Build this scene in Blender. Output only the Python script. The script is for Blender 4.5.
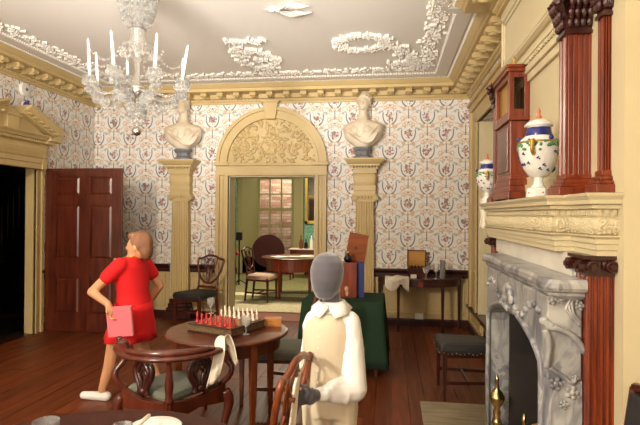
import bpy, bmesh, math, random
from mathutils import Vector, Matrix
random.seed(7)
for o in list(bpy.data.objects): bpy.data.objects.remove(o)
SC = bpy.context.scene
COL = SC.collection
PI = math.pi
def R(d): return math.radians(d)

# ------------------------------------------------------------ camera (solved from the photograph's vanishing lines, 640x425)
FPX = 505.0; CAMH = 1.6
YAW, PIT, ROLL = R(7.8), R(.23), R(.43)
_B = Matrix(((math.cos(YAW), math.sin(YAW), 0), (0, 0, -1), (-math.sin(YAW), math.cos(YAW), 0)))
_P = Matrix(((1, 0, 0), (0, math.cos(PIT), math.sin(PIT)), (0, -math.sin(PIT), math.cos(PIT))))
_R = Matrix(((math.cos(ROLL), -math.sin(ROLL), 0), (math.sin(ROLL), math.cos(ROLL), 0), (0, 0, 1)))
CM = _R @ _P @ _B
cam_d = bpy.data.cameras.new('camera'); cam = bpy.data.objects.new('camera', cam_d); COL.objects.link(cam)
cam_d.sensor_width = 36; cam_d.lens = FPX / 640 * 36; cam_d.clip_start = .05
rt, dn, fw = CM[0], CM[1], CM[2]
cam.matrix_world = Matrix(((rt[0], -dn[0], -fw[0], 0), (rt[1], -dn[1], -fw[1], 0), (rt[2], -dn[2], -fw[2], CAMH), (0, 0, 0, 1)))
SC.camera = cam
def ray(x, y): return CM.transposed() @ Vector(((x - 320) / FPX, (y - 212.5) / FPX, 1))
def ax(x, y, X): d = ray(x, y); return Vector((0, 0, CAMH)) + d * (X / d.x)
def ay(x, y, Y): d = ray(x, y); return Vector((0, 0, CAMH)) + d * (Y / d.y)
def az(x, y, Z): d = ray(x, y); return Vector((0, 0, CAMH)) + d * ((Z - CAMH) / d.z)

# ------------------------------------------------------------ light
SC.view_settings.view_transform = 'Standard'; SC.view_settings.look = 'None'
SC.view_settings.gamma = 1; SC.view_settings.use_curve_mapping = False
SC.view_settings.exposure = 0.1
W = bpy.data.worlds.new('world'); SC.world = W; W.use_nodes = True
W.node_tree.nodes['Background'].inputs[0].default_value = (1, .93, .82, 1)
W.node_tree.nodes['Background'].inputs[1].default_value = .35
def area(name, loc, target, size, power, col, sy=None, shape='RECTANGLE'):
    d = bpy.data.lights.new(name, 'AREA'); d.energy = power; d.color = col; d.shape = shape
    d.size = size; d.size_y = sy or size
    o = bpy.data.objects.new(name, d); COL.objects.link(o); o.location = loc
    o.rotation_euler = (Vector(target) - Vector(loc)).to_track_quat('-Z', 'Y').to_euler()
    return o
area('lamp_key', (-2.9, -1.5, 3.05), (-1.6, 7, 1.5), .45, 215, (1, .90, .74), shape='DISK')
area('fill_west', (-2.6, -2.35, 1.9), (-2.0, 5, 1.6), 1.3, 65, (1, .90, .74), 2.0)  # added fill behind the camera; the rear wall has no window
area('fill_east', (-.3, -2.35, 1.9), (-.4, 5, 1.7), 1.3, 22, (1, .96, .92), 2.0)  # weaker added fill from the rear, no window opening behind it
def spot(name, loc, target, power, col, deg, rad):
    d = bpy.data.lights.new(name, 'SPOT'); d.energy = power; d.color = col; d.spot_size = R(deg); d.spot_blend = .7; d.shadow_soft_size = rad
    o = bpy.data.objects.new(name, d); COL.objects.link(o); o.location = loc
    o.rotation_euler = (Vector(target) - Vector(loc)).to_track_quat('-Z', 'Y').to_euler()
spot('ceiling_fill_west', (-2.5, -1.4, 1.75), (-1.5, 4.2, 3.9), 1550, (1, .95, .88), 46, .9)  # unseen spot added behind the camera to brighten the ceiling
spot('ceiling_fill_east', (.2, -1.4, 1.75), (-1.9, 4.2, 3.9), 1900, (1, .97, .92), 46, .9)  # second added ceiling spot, no fixture in the room
spot('ceiling_fill_near', (-1.7, -.6, 1.0), (-1.6, 1.6, 3.6), 420, (1, .93, .84), 90, .3)  # extra unseen spot added for the nearer part of the ceiling
area('back_room_fill', (-2.2, 10.2, 3.1), (-2.2, 10.3, 0), 1.0, 110, (1, .88, .66))  # added light to brighten the back room; no fixture hangs there
area('back_room_daylight', (-3.0, 14.35, 3.3), (-3.0, 15.2, 1.5), 1.2, 90, (1, .97, .92))

# ------------------------------------------------------------ mesh builder
class MB:
    def __init__(s, M=None): s.v = []; s.f = []; s.M = M
    def add(s, vs, fs):
        b = len(s.v)
        s.v += [tuple(s.M @ Vector(p)) for p in vs] if s.M else [tuple(p) for p in vs]
        s.f += [tuple(i + b for i in f) for f in fs]
        return s
    def box(s, x0, x1, y0, y1, z0, z1):
        return s.add([(x0,y0,z0),(x1,y0,z0),(x1,y1,z0),(x0,y1,z0),(x0,y0,z1),(x1,y0,z1),(x1,y1,z1),(x0,y1,z1)],
              [(3,2,1,0),(4,5,6,7),(0,1,5,4),(1,2,6,5),(2,3,7,6),(3,0,4,7)])
    def loft(s, rings, cap=True, closed=False, wrap=True):
        n = len(rings[0]); vs = [p for r in rings for p in r]; fs = []
        m = len(rings)
        for i in range(m if closed else m - 1):
            a, b = i * n, ((i + 1) % m) * n
            for j in range(n if wrap else n - 1):
                k = (j + 1) % n
                fs.append((a + j, a + k, b + k, b + j))
        if cap and not closed:
            fs.append(tuple(range(n - 1, -1, -1))); fs.append(tuple(range((m - 1) * n, m * n)))
        return s.add(vs, fs)
    def lathe(s, prof, c=(0,0,0), seg=16, sx=1, sy=1, cap=True):
        rings = [[(c[0] + max(r,1e-4)*sx*math.cos(2*PI*j/seg), c[1] + max(r,1e-4)*sy*math.sin(2*PI*j/seg), c[2] + z) for j in range(seg)] for r, z in prof]
        return s.loft(rings, cap=cap)
    def prism(s, poly, z0, z1):           # poly in XY
        return s.loft([[(x,y,z0) for x,y in poly], [(x,y,z1) for x,y in poly]])
    def prism_xz(s, poly, y0, y1):
        return s.loft([[(x,y0,z) for x,z in poly], [(x,y1,z) for x,z in poly]])
    def prism_yz(s, poly, x0, x1):
        return s.loft([[(x0,y,z) for y,z in poly], [(x1,y,z) for y,z in poly]])
    def ell(s, c, r, seg=10, rings=6):
        if not hasattr(r, '__len__'): r = (r, r, r)
        rg = []
        for i in range(rings + 1):
            t = -PI/2 + PI*i/rings; ct = max(math.cos(t), .01)
            rg.append([(c[0]+r[0]*ct*math.cos(2*PI*j/seg), c[1]+r[1]*ct*math.sin(2*PI*j/seg), c[2]+r[2]*math.sin(t)) for j in range(seg)])
        return s.loft(rg)
    def tube(s, pts, rad, seg=8, closed=False, flat=1.0, up=None):
        pts = [Vector(p) for p in pts]; n = len(pts)
        rad = rad if hasattr(rad, '__len__') else [rad]*n
        rings = []; prev = None
        for i in range(n):
            if closed: t = pts[(i+1)%n] - pts[i-1]
            else: t = pts[min(i+1,n-1)] - pts[max(i-1,0)]
            if t.length < 1e-9: t = Vector((0,0,1))
            t.normalize()
            if prev is None:
                u = Vector(up) if up else (Vector((0,0,1)) if abs(t.z) < .9 else Vector((1,0,0)))
            else: u = prev
            u = (u - t*u.dot(t))
            if u.length < 1e-6: u = t.orthogonal()
            u.normalize(); w = t.cross(u); prev = u
            rings.append([tuple(pts[i] + u*(rad[i]*math.cos(2*PI*j/seg)) + w*(rad[i]*flat*math.sin(2*PI*j/seg))) for j in range(seg)])
        return s.loft(rings, cap=not closed, closed=closed)
    def caps(s, p0, p1, r0, r1, seg=12):   # tapered capsule
        p0, p1 = Vector(p0), Vector(p1); d = (p1-p0); L = d.length; d = d.normalized() if L > 1e-6 else Vector((0,0,1))
        pts = []; rr = []
        for a in (-85,-60,-30): pts.append(p0 + d*(r0*math.sin(R(a)))); rr.append(r0*math.cos(R(a)))
        pts.append(p0); rr.append(r0); pts.append(p1); rr.append(r1)
        for a in (30,60,85): pts.append(p1 + d*(r1*math.sin(R(a)))); rr.append(r1*math.cos(R(a)))
        return s.tube(pts, rr, seg)
    def stack(s, rows, seg=20, pw=2.0):    # rows of (cx,cy,z,rx,ry): super-ellipse cross sections
        rg = []
        for cx,cy,z,rx,ry in rows:
            r = []
            for j in range(seg):
                a = 2*PI*j/seg; c_, s_ = math.cos(a), math.sin(a)
                r.append((cx + rx*math.copysign(abs(c_)**(2/pw), c_), cy + ry*math.copysign(abs(s_)**(2/pw), s_), z))
            rg.append(r)
        return s.loft(rg)
    def mould(s, path, prof, closed=False, cap=True):   # path in XY, room on the left hand; prof (out,z)
        n = len(path); P = [Vector((p[0],p[1])) for p in path]; rings = []
        for i in range(n):
            a = (P[i]-P[i-1]) if (closed or i > 0) else (P[1]-P[0])
            b = (P[(i+1)%n]-P[i]) if (closed or i < n-1) else (P[-1]-P[-2])
            a.normalize(); b.normalize()
            na = Vector((-a.y,a.x)); nb = Vector((-b.y,b.x))
            m = na+nb; m = m/max(m.dot(na),.2)
            rings.append([(P[i].x+m.x*o, P[i].y+m.y*o, z) for o,z in prof])
        return s.loft(rings, cap=cap, closed=closed, wrap=True)
    def grid(s, fn, nu, nv):               # fn(u,v)->point
        vs = [fn(i/nu, j/nv) for j in range(nv+1) for i in range(nu+1)]
        fs = [(j*(nu+1)+i, j*(nu+1)+i+1, (j+1)*(nu+1)+i+1, (j+1)*(nu+1)+i) for j in range(nv) for i in range(nu)]
        return s.add(vs, fs)
    def mesh(s, name, mat, smooth=False):
        me = bpy.data.meshes.new(name); me.from_pydata(s.v, [], s.f); 
        if mat: me.materials.append(mat)
        bm = bmesh.new(); bm.from_mesh(me); bmesh.ops.recalc_face_normals(bm, faces=bm.faces); bm.to_mesh(me); bm.free()
        if smooth: me.shade_smooth()
        me.update(); return me
    def build(s, name, mat, parent=None, smooth=False, bev=0, angle=None, remesh=0, sm=0, solid=0, kind=None, label=None, sub=0):
        me = s.mesh(name, mat, smooth or angle is not None)
        o = bpy.data.objects.new(name, me); COL.objects.link(o)
        if parent: o.parent = parent
        if angle is not None: me.set_sharp_from_angle(angle=R(angle))
        if solid: m = o.modifiers.new('solid', 'SOLIDIFY'); m.thickness = solid; m.offset = 0
        if remesh: m = o.modifiers.new('remesh', 'REMESH'); m.mode = 'VOXEL'; m.voxel_size = remesh; m.use_smooth_shade = True
        if sm: m = o.modifiers.new('smooth', 'SMOOTH'); m.iterations = sm; m.factor = .5
        if sub: m = o.modifiers.new('sub', 'SUBSURF'); m.levels = sub; m.render_levels = sub
        if bev: m = o.modifiers.new('bevel', 'BEVEL'); m.width = bev; m.segments = 2; m.limit_method = 'ANGLE'; m.angle_limit = R(40)
        if kind: o['kind'] = kind
        if label: o['label'] = label
        return o
def tag(o, label, cat, group=None, kind=None):
    o['label'] = label; o['category'] = cat
    if group: o['group'] = group
    if kind: o['kind'] = kind
    return o
def empty(name, loc=(0,0,0), rz=0, label=None, cat=None, group=None, kind=None):
    o = bpy.data.objects.new(name, None); COL.objects.link(o); o.location = loc; o.rotation_euler = (0,0,rz)
    o.empty_display_size = .05
    if label: tag(o, label, cat, group, kind)
    return o
def copy_obj(o, parent=None, loc=None):
    c = o.copy(); COL.objects.link(c); c.parent = parent
    if loc is not None: c.location = loc
    for ch in [q for q in bpy.data.objects if q.parent == o]: copy_obj(ch, c)
    return c
def arc(cx, cy, r, a0, a1, n, ry=None):
    ry = r if ry is None else ry
    return [(cx + r*math.cos(R(a0+(a1-a0)*i/n)), cy + ry*math.sin(R(a0+(a1-a0)*i/n))) for i in range(n+1)]
def spline(pts, n=6):                      # Catmull-Rom through points
    P = [Vector(p) for p in pts]; out = []
    for i in range(len(P)-1):
        p0,p1,p2,p3 = P[max(i-1,0)],P[i],P[i+1],P[min(i+2,len(P)-1)]
        for k in range(n):
            t = k/n
            out.append(.5*((2*p1)+(p2-p0)*t+(2*p0-5*p1+4*p2-p3)*t*t+(3*p1-p0-3*p2+p3)*t**3))
    out.append(P[-1]); return out

# ------------------------------------------------------------ materials
def srgb(r, g, b):
    f = lambda c: (c/255/12.92) if c/255 <= .04045 else ((c/255+.055)/1.055)**2.4
    return (f(r), f(g), f(b), 1)
MATS = {}
def pbr(name, col, rough=.5, metal=0, spec=.5, coat=0, trans=0, noise=None, bump=None, sheen=0):
    """noise=(scale, second colour, (sx,sy,sz), detail); bump=(scale, strength)"""
    m = bpy.data.materials.new(name); m.use_nodes = True; nt = m.node_tree; b = nt.nodes['Principled BSDF']
    b.inputs['Base Color'].default_value = srgb(*col); b.inputs['Roughness'].default_value = rough
    b.inputs['Metallic'].default_value = metal; b.inputs['Specular IOR Level'].default_value = spec
    b.inputs['Coat Weight'].default_value = coat; b.inputs['Coat Roughness'].default_value = .12
    b.inputs['Transmission Weight'].default_value = trans
    if sheen: b.inputs['Sheen Weight'].default_value = sheen
    tc = nt.nodes.new('ShaderNodeTexCoord')
    if noise:
        mp = nt.nodes.new('ShaderNodeMapping'); mp.inputs['Scale'].default_value = noise[2]
        nz = nt.nodes.new('ShaderNodeTexNoise'); nz.inputs['Scale'].default_value = noise[0]; nz.inputs['Detail'].default_value = noise[3] if len(noise) > 3 else 4
        cr = nt.nodes.new('ShaderNodeValToRGB'); cr.color_ramp.elements[0].color = srgb(*col); cr.color_ramp.elements[1].color = srgb(*noise[1])
        cr.color_ramp.elements[0].position = .35; cr.color_ramp.elements[1].position = .68
        nt.links.new(tc.outputs['Object'], mp.inputs[0]); nt.links.new(mp.outputs[0], nz.inputs[0])
        nt.links.new(nz.outputs[0], cr.inputs[0]); nt.links.new(cr.outputs[0], b.inputs['Base Color'])
    if bump:
        n2 = nt.nodes.new('ShaderNodeTexNoise'); n2.inputs['Scale'].default_value = bump[0]
        bp = nt.nodes.new('ShaderNodeBump'); bp.inputs['Strength'].default_value = bump[1]; bp.inputs['Distance'].default_value = .01
        nt.links.new(tc.outputs['Object'], n2.inputs[0]); nt.links.new(n2.outputs[0], bp.inputs['Height']); nt.links.new(bp.outputs[0], b.inputs['Normal'])
    MATS[name] = m; return m
cream = pbr('cream_paint', (190,165,112), .5, noise=(3,(196,172,121),(1,1,1)))
cream_pale = pbr('pale_cream_paint', (204,190,152), .5, noise=(3,(209,196,160),(1,1,1)))
mahog = pbr('mahogany', (70,26,14), .3, coat=.25, noise=(3,(98,42,24),(6,6,.7)))
mahog_red = pbr('red_mahogany', (98,34,13), .34, coat=.15, noise=(4,(136,56,22),(8,8,.8)))
mahog_dark = pbr('dark_mahogany', (48,17,12), .32, coat=.2, noise=(3,(66,24,16),(6,6,.7)))
wood_lid = pbr('orange_wood', (118,56,20), .6, spec=.3, noise=(6,(140,72,28),(1,1,6)))
box_pale = pbr('pale_box_wood', (166,104,44), .4, noise=(8,(186,122,58),(1,6,1)))
plaster = pbr('white_plaster', (226,220,208), .7)
ceil_m = pbr('ceiling_paint', (236,230,220), .8)
matte_mahog = pbr('matte_mahogany', (52,18,13), .6, spec=.2)
bust_m = pbr('bust_marble', (222,208,184), .45, noise=(6,(204,186,158),(1,1,1)))
slate = pbr('grey_slate', (112,112,114), .5)
marble_w = pbr('white_marble', (226,220,206), .35, noise=(5,(208,202,190),(1,1,2)))
black_up = pbr('black_leather', (38,37,38), .5, bump=(120,.15))
grey_up = pbr('grey_green_cloth', (104,106,94), .9)
stripe_up = pbr('striped_cloth', (206,172,146), .9)
green_cl = pbr('green_baize', (42,58,44), 1.0, spec=.05)
mahog_brown = pbr('brown_mahogany', (96,42,18), .32, coat=.2, noise=(4,(124,60,26),(8,8,.8)))
brass = pbr('brass', (204,178,122), .28, metal=1)
linen = pbr('linen', (236,226,206), .9)
shirt_m = pbr('shirt_white', (240,238,234), .9)
vest_m = pbr('vest_cream', (212,196,170), .9, bump=(200,.1))
breech_m = pbr('breeches', (222,208,180), .9)
grey_felt = pbr('mannequin_grey', (80,77,84), .8, sheen=.6)
glove_m = pbr('glove_grey', (74,74,82), .85)
red_cl = pbr('red_cloth', (214,16,22), .85)
pink_cl = pbr('pink_paper', (226,110,120), .8)
skin = pbr('skin', (206,150,110), .55)
hair_m = pbr('hair_brown', (120,80,52), .7, noise=(20,(146,102,70),(1,1,.2)))
shoe_m = pbr('shoe_white', (220,216,210), .6)
wax = pbr('candle_wax', (250,246,236), .4)
red_chess = pbr('chess_red', (196,32,44), .35)
wht_chess = pbr('chess_white', (236,228,206), .35)
board_m = pbr('chess_board', (74,58,40), .45, noise=(60,(120,98,64),(1,1,1)))
porcelain = pbr('porcelain', (236,232,222), .2, coat=.4)
blue_p = pbr('cobalt_glaze', (44,50,118), .25)
green_p = pbr('green_glaze', (84,140,96), .3)
coral_p = pbr('coral_glaze', (206,110,80), .3)
gilt = pbr('gilt', (196,156,70), .35, metal=.7)
silver_ball = pbr('silvered_glass', (205,200,188), .22, metal=1)
mirror_m = pbr('mirror_silver', (205,205,200), .05, metal=1)
table_dark = pbr('dark_table_top', (50,22,14), .5, spec=.25, noise=(3,(64,28,17),(6,6,.7)))
dark_m = pbr('dark_soot', (30,27,25), .9, noise=(4,(54,46,40),(1,1,1)))
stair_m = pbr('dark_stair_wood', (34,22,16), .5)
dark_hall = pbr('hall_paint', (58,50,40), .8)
blue_cl = pbr('blue_side', (32,44,110), .6)
blk = pbr('black_glass', (14,14,16), .12)
log_m = pbr('log', (168,120,74), .8, bump=(30,.6))
white_pl = pbr('white_plastic', (224,220,210), .5)
hinge_m = pbr('dull_brass', (96,78,44), .4, metal=.8)
hearth_m = pbr('hearth_slab', (150,138,112), .6, noise=(4,(126,112,88),(1,6,1)))
carpet_y = pbr('carpet_cream', (236,222,186), .95, noise=(14,(216,198,156),(1,1,1)))
carpet_g = pbr('carpet_olive', (122,116,74), .95, noise=(16,(148,138,92),(1,1,1)))
border_o = pbr('orange_wood_floor', (150,76,40), .5)
olive = pbr('olive_cream_paint', (176,164,112), .5)
gold_liner = pbr('amber_lining', (190,136,62), .7, noise=(20,(206,152,78),(1,1,6)))
paper = pbr('paper', (232,228,214), .9)
def mat_glass(name, tint=(1,1,1,1), k=.3, milk=0):
    m = bpy.data.materials.new(name); m.use_nodes = True; nt = m.node_tree; nt.nodes.clear()
    out = nt.nodes.new('ShaderNodeOutputMaterial'); mx = nt.nodes.new('ShaderNodeMixShader')
    tr = nt.nodes.new('ShaderNodeBsdfTransparent'); tr.inputs[0].default_value = tint
    gl = nt.nodes.new('ShaderNodeBsdfGlass'); gl.inputs['Roughness'].default_value = .03; gl.inputs['IOR'].default_value = 1.5
    mx.inputs[0].default_value = k
    nt.links.new(tr.outputs[0], mx.inputs[1]); nt.links.new(gl.outputs[0], mx.inputs[2]); nt.links.new(mx.outputs[0], out.inputs[0])
    if milk:                                # white mixed into the glass colour to make it look brighter
        df = nt.nodes.new('ShaderNodeBsdfPrincipled'); df.inputs['Base Color'].default_value = (.92,.92,.9,1); df.inputs['Roughness'].default_value = .15
        m2 = nt.nodes.new('ShaderNodeMixShader'); m2.inputs[0].default_value = milk
        nt.links.new(mx.outputs[0], m2.inputs[1]); nt.links.new(df.outputs[0], m2.inputs[2]); nt.links.new(m2.outputs[0], out.inputs[0])
    return m
crystal = mat_glass('cut_crystal', (.96,.96,.94,1), .7, .045)
glass = mat_glass('clear_glass', (.94,.95,.95,1), .5, .10)
pane_m = mat_glass('window_glass', (.95,.96,.95,1), .15)
# marble with soft veins
def mat_marble():
    m = pbr('grey_marble', (150,150,150), .3); nt = m.node_tree; b = nt.nodes['Principled BSDF']
    tc = nt.nodes.new('ShaderNodeTexCoord'); mp = nt.nodes.new('ShaderNodeMapping'); mp.inputs['Scale'].default_value = (1.3,1.3,.8); mp.inputs['Rotation'].default_value = (.5,.3,.8)
    nz = nt.nodes.new('ShaderNodeTexNoise'); nz.inputs['Scale'].default_value = 4; nz.inputs['Detail'].default_value = 8; nz.inputs['Distortion'].default_value = 1.6
    cr = nt.nodes.new('ShaderNodeValToRGB'); e = cr.color_ramp.elements
    e[0].position = .30; e[0].color = srgb(84,84,90); e[1].position = .68; e[1].color = srgb(188,186,180)
    a = e.new(.47); a.color = srgb(132,132,136); c = e.new(.50); c.color = srgb(170,168,164); d = e.new(.56); d.color = srgb(140,139,138)
    nt.links.new(tc.outputs['Object'], mp.inputs[0]); nt.links.new(mp.outputs[0], nz.inputs[0]); nt.links.new(nz.outputs[0], cr.inputs[0]); nt.links.new(cr.outputs[0], b.inputs['Base Color'])
    return m
marble = mat_marble()
# wallpaper: printed lyre-and-bouquet pattern in wall metres
class E_:
    nt = None
    def __init__(s, k): s.k = k
    @staticmethod
    def op(o, *a):
        n = E_.nt.nodes.new('ShaderNodeMath'); n.operation = o
        for i, q in enumerate(a):
            if isinstance(q, E_): E_.nt.links.new(q.k, n.inputs[i])
            else: n.inputs[i].default_value = q
        return E_(n.outputs[0])
    def __add__(s, o): return E_.op('ADD', s, o)
    def __sub__(s, o): return E_.op('SUBTRACT', s, o)
    def __mul__(s, o): return E_.op('MULTIPLY', s, o)
    def __truediv__(s, o): return E_.op('DIVIDE', s, o)
    def lt(s, o): return E_.op('LESS_THAN', s, o)
    def gt(s, o): return E_.op('GREATER_THAN', s, o)
    def abs(s): return E_.op('ABSOLUTE', s)
    def sq(s): return E_.op('MULTIPLY', s, s)
    def sqrt(s): return E_.op('SQRT', s)
    def mod(s, o): return E_.op('FLOORED_MODULO', s, o)
    def max(s, o): return E_.op('MAXIMUM', s, o)
def mat_wallpaper(name, bg, c_dark, c_teal, c_org, c_fl1, c_fl2):
    m = pbr(name, bg, .7); nt = m.node_tree; b = nt.nodes['Principled BSDF']; E_.nt = nt
    geo = nt.nodes.new('ShaderNodeNewGeometry'); sx = nt.nodes.new('ShaderNodeSeparateXYZ'); nt.links.new(geo.outputs['Position'], sx.inputs[0])
    u = E_(sx.outputs[0]) + E_(sx.outputs[1]); v = E_(sx.outputs[2])
    nz = nt.nodes.new('ShaderNodeTexNoise'); nz.inputs['Scale'].default_value = 34; nz.inputs['Detail'].default_value = 2; nt.links.new(geo.outputs['Position'], nz.inputs[0])
    nf = E_(nz.outputs[0]); wob = (nf - .5) * .02
    PX, PZ = .54, .51
    dark = teal = org = fl1 = fl2 = None
    def mx(a, b_): return b_ if a is None else a.max(b_)
    for ou, ov in ((.1,.05), (.1+PX/2,.05+PZ/2)):
        x = (u + ou).mod(PX) - PX/2; z = (v + ov).mod(PZ) - PZ/2; a = x.abs()
        e = ((a/.10).sq() + ((z-.05)/.135).sq()).sqrt()
        lyre = (e-1).abs().lt(.085) * z.lt(.085) * a.gt(.03)
        stem = (a-.004).lt(.003) * z.lt(-.12)
        dark = mx(dark, lyre.max(stem))
        d1 = ((a-.122).sq() + (z-.09).sq()).sqrt(); hook = (d1-.026).abs().lt(.008) * z.gt(.075)
        leaf = ((a-.15).sq() + (z-.1).sq()).sqrt().lt(.016 + 0)
        teal = mx(teal, hook.max(leaf * nf.gt(.45)))
        d2 = ((a-.19).sq() + (z-.0).sq()).sqrt(); sw = (d2-.03).abs().lt(.007)
        d3 = ((a-.2).sq() + (z+.005).sq()).sqrt().lt(.013)
        vine = (z + .17 - a*.75 + wob*2 + (E_.op('SINE', a*52))*.012).abs().lt(.0075) * a.gt(.05)
        vine = vine.max(((z-.17) + a*.5 + wob*2 + (E_.op('SINE', a*60))*.014).abs().lt(.006))
        base = (((a-.03).sq() + (z+.1).sq()).sqrt()-.028).abs().lt(.006)
        org = mx(org, sw.max(d3).max(vine).max(base))
        r2 = (((a-.065).sq() + (z-.165).sq()).sqrt()-.024).abs().lt(.006); org = org.max(r2); org = org.max((((a-.235).sq() + (z+.07).sq()).sqrt()-.022).abs().lt(.006))
        teal = teal.max((((a-.05)/.6).sq() + (z-.125).sq()).sqrt().lt(.018) * nf.gt(.42)); dark = dark.max((a.sq() + (z-.2).sq()).sqrt().lt(.012))
        bq = (x.sq() + ((z-.03)*.8).sq()).sqrt() + (nf-.5)*.14
        fl1 = mx(fl1, bq.lt(.042)); fl2 = mx(fl2, bq.lt(.052) * nf.lt(.47))
        lf_ = (((a-.2).sq() + (z-.14).sq()).sqrt() + (nf-.5)*.1).lt(.03); teal = teal.max(lf_ * nf.gt(.5)); org = org.max(lf_)
    cur = None
    rgb = nt.nodes.new('ShaderNodeRGB'); rgb.outputs[0].default_value = srgb(*bg); cur = rgb.outputs[0]
    for msk, col in ((org,c_org),(fl1,c_fl1),(fl2,c_fl2),(teal,c_teal),(dark,c_dark)):
        mixn = nt.nodes.new('ShaderNodeMix'); mixn.data_type = 'RGBA'
        nt.links.new((msk*.85).k, mixn.inputs[0]); nt.links.new(cur, mixn.inputs[6]); mixn.inputs[7].default_value = srgb(*col); cur = mixn.outputs[2]
    nt.links.new(cur, b.inputs['Base Color'])
    return m
paper_m = mat_wallpaper('lyre_wallpaper', (224,221,214), (88,88,96), (150,164,168), (204,166,128), (196,152,132), (126,104,108))
paper_g = mat_wallpaper('green_wallpaper', (142,196,166), (84,134,110), (180,216,196), (96,150,124), (150,196,168), (90,140,116))
def mat_floor():
    m = pbr('floor_boards', (70,34,18), .42, spec=.28); nt = m.node_tree; b = nt.nodes['Principled BSDF']
    tc = nt.nodes.new('ShaderNodeTexCoord'); oi = nt.nodes.new('ShaderNodeObjectInfo')
    mp = nt.nodes.new('ShaderNodeMapping'); mp.inputs['Scale'].default_value = (9,.7,1)
    nz = nt.nodes.new('ShaderNodeTexNoise'); nz.noise_dimensions = '4D'; nz.inputs['Scale'].default_value = 4; nz.inputs['Detail'].default_value = 6
    mul = nt.nodes.new('ShaderNodeMath'); mul.operation = 'MULTIPLY'; mul.inputs[1].default_value = 40
    nt.links.new(oi.outputs['Random'], mul.inputs[0]); nt.links.new(mul.outputs[0], nz.inputs['W'])
    nt.links.new(tc.outputs['Object'], mp.inputs[0]); nt.links.new(mp.outputs[0], nz.inputs[0])
    cr = nt.nodes.new('ShaderNodeValToRGB'); cr.color_ramp.elements[0].color = srgb(78,34,16); cr.color_ramp.elements[1].color = srgb(124,62,30)
    cr.color_ramp.elements[0].position = .3; cr.color_ramp.elements[1].position = .75
    nt.links.new(nz.outputs[0], cr.inputs[0])
    hs = nt.nodes.new('ShaderNodeHueSaturation'); mr = nt.nodes.new('ShaderNodeMapRange'); mr.inputs[3].default_value = .82; mr.inputs[4].default_value = 1.12
    nt.links.new(oi.outputs['Random'], mr.inputs[0]); nt.links.new(mr.outputs[0], hs.inputs['Value']); nt.links.new(cr.outputs[0], hs.inputs['Color'])
    nt.links.new(hs.outputs[0], b.inputs['Base Color']); return m
floor_m = mat_floor()
def mat_brick():
    m = pbr('brick', (150,80,60), .9); nt = m.node_tree; b = nt.nodes['Principled BSDF']
    tc = nt.nodes.new('ShaderNodeTexCoord'); mp = nt.nodes.new('ShaderNodeMapping'); mp.inputs['Rotation'].default_value = (R(-90),0,0)
    br = nt.nodes.new('ShaderNodeTexBrick'); br.inputs['Scale'].default_value = 1; br.inputs['Brick Width'].default_value = .23; br.inputs['Row Height'].default_value = .085; br.inputs['Mortar Size'].default_value = .008
    br.inputs['Color1'].default_value = srgb(140,80,56); br.inputs['Color2'].default_value = srgb(190,160,132); br.inputs['Mortar'].default_value = srgb(120,92,74)
    nt.links.new(tc.outputs['Object'], mp.inputs[0]); nt.links.new(mp.outputs[0], br.inputs[0]); nt.links.new(br.outputs[0], b.inputs['Base Color']); return m
brick_m = mat_brick()
# ============================================================ THE SETTING
XL, XR, YB, YR, ZC = -4.65, 1.144, 7.46, -2.5, 3.525
BX, B0, B1 = .915, 2.13, 4.37            # chimney breast face and its ends
def S(name, mb, mat, label, cat='wall', **k):
    o = mb.build(name, mat, **k); tag(o, label, cat, kind='structure'); return o
# ---- floor of planks
fl = S('floor', MB().box(XL-.2, XR+.2, YR, YB+.3, -.12, -.022), mahog_dark, 'dark brown polished plank floor of the panelled parlour', 'floor')
pw = .142; nx = int((XR-XL)/pw)+1
pm = {}
for i in range(nx):
    x0 = XL + i*pw; y = YR - random.random()*2.5
    while y < YB:
        L = random.choice((2.4,3.0,3.6,4.2)); a, b = max(y, YR), min(y+L, YB+.02); y += L
        if b-a < .1: continue
        w = min(pw, XR-x0)-.0035
        key = (round(b-a,2), round(w,3))
        if key not in pm: pm[key] = MB().box(0, w, 0, b-a-.004, -.022, 0).mesh('plank', floor_m)
        o = bpy.data.objects.new('plank', pm[key]); COL.objects.link(o); o.parent = fl; o.location = (x0, a, random.uniform(-.0008,.0008))
# ---- ceiling with plaster work
ce = S('ceiling', MB().box(XL-.2, XR+.4, YR-.2, YB+.3, ZC, ZC+.15), ceil_m, 'pale grey-white ceiling with plaster rope borders and foliage band', 'ceiling')
ROOM = [(XR,YR),(XR,B0),(BX,B0),(BX,B1),(XR,B1),(XR,YB),(XL,YB),(XL,YR)]
def offset_path(path, d):
    n = len(path); P = [Vector(p) for p in path]; out = []
    for i in range(n):
        a = (P[i]-P[i-1]).normalized() if i > 0 else (P[1]-P[0]).normalized()
        b = (P[i+1]-P[i]).normalized() if i < n-1 else a
        na, nb = Vector((-a.y,a.x)), Vector((-b.y,b.x)); m = na+nb; m = m/max(m.dot(na),.2); out.append(P[i]+m*d)
    return out
def walk(path, step):
    P = [Vector(p) for p in path]
    for a, b in zip(P, P[1:]):
        n = max(1, int((b-a).length/step))
        for k in range(n): yield a.lerp(b, (k+.5)/n), (b-a).normalized()
for d, r in ((.345,.021),(.535,.020)):
    mb = MB()
    for p, t in walk(offset_path(ROOM, d), .036):
        if p.y < 1: continue
        mb.ell((p.x,p.y,ZC-.006), (r,r,r), 6, 4)
    mb.build('rope_moulding', plaster, ce, smooth=True, kind='stuff', label='white beaded plaster rope around the ceiling edge')
MB().mould(offset_path(ROOM,.36), [(0,ZC-.004),(.03,ZC-.02),(.15,ZC-.02),(.18,ZC-.004)]).build('plaster_cove', plaster, ce)
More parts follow.
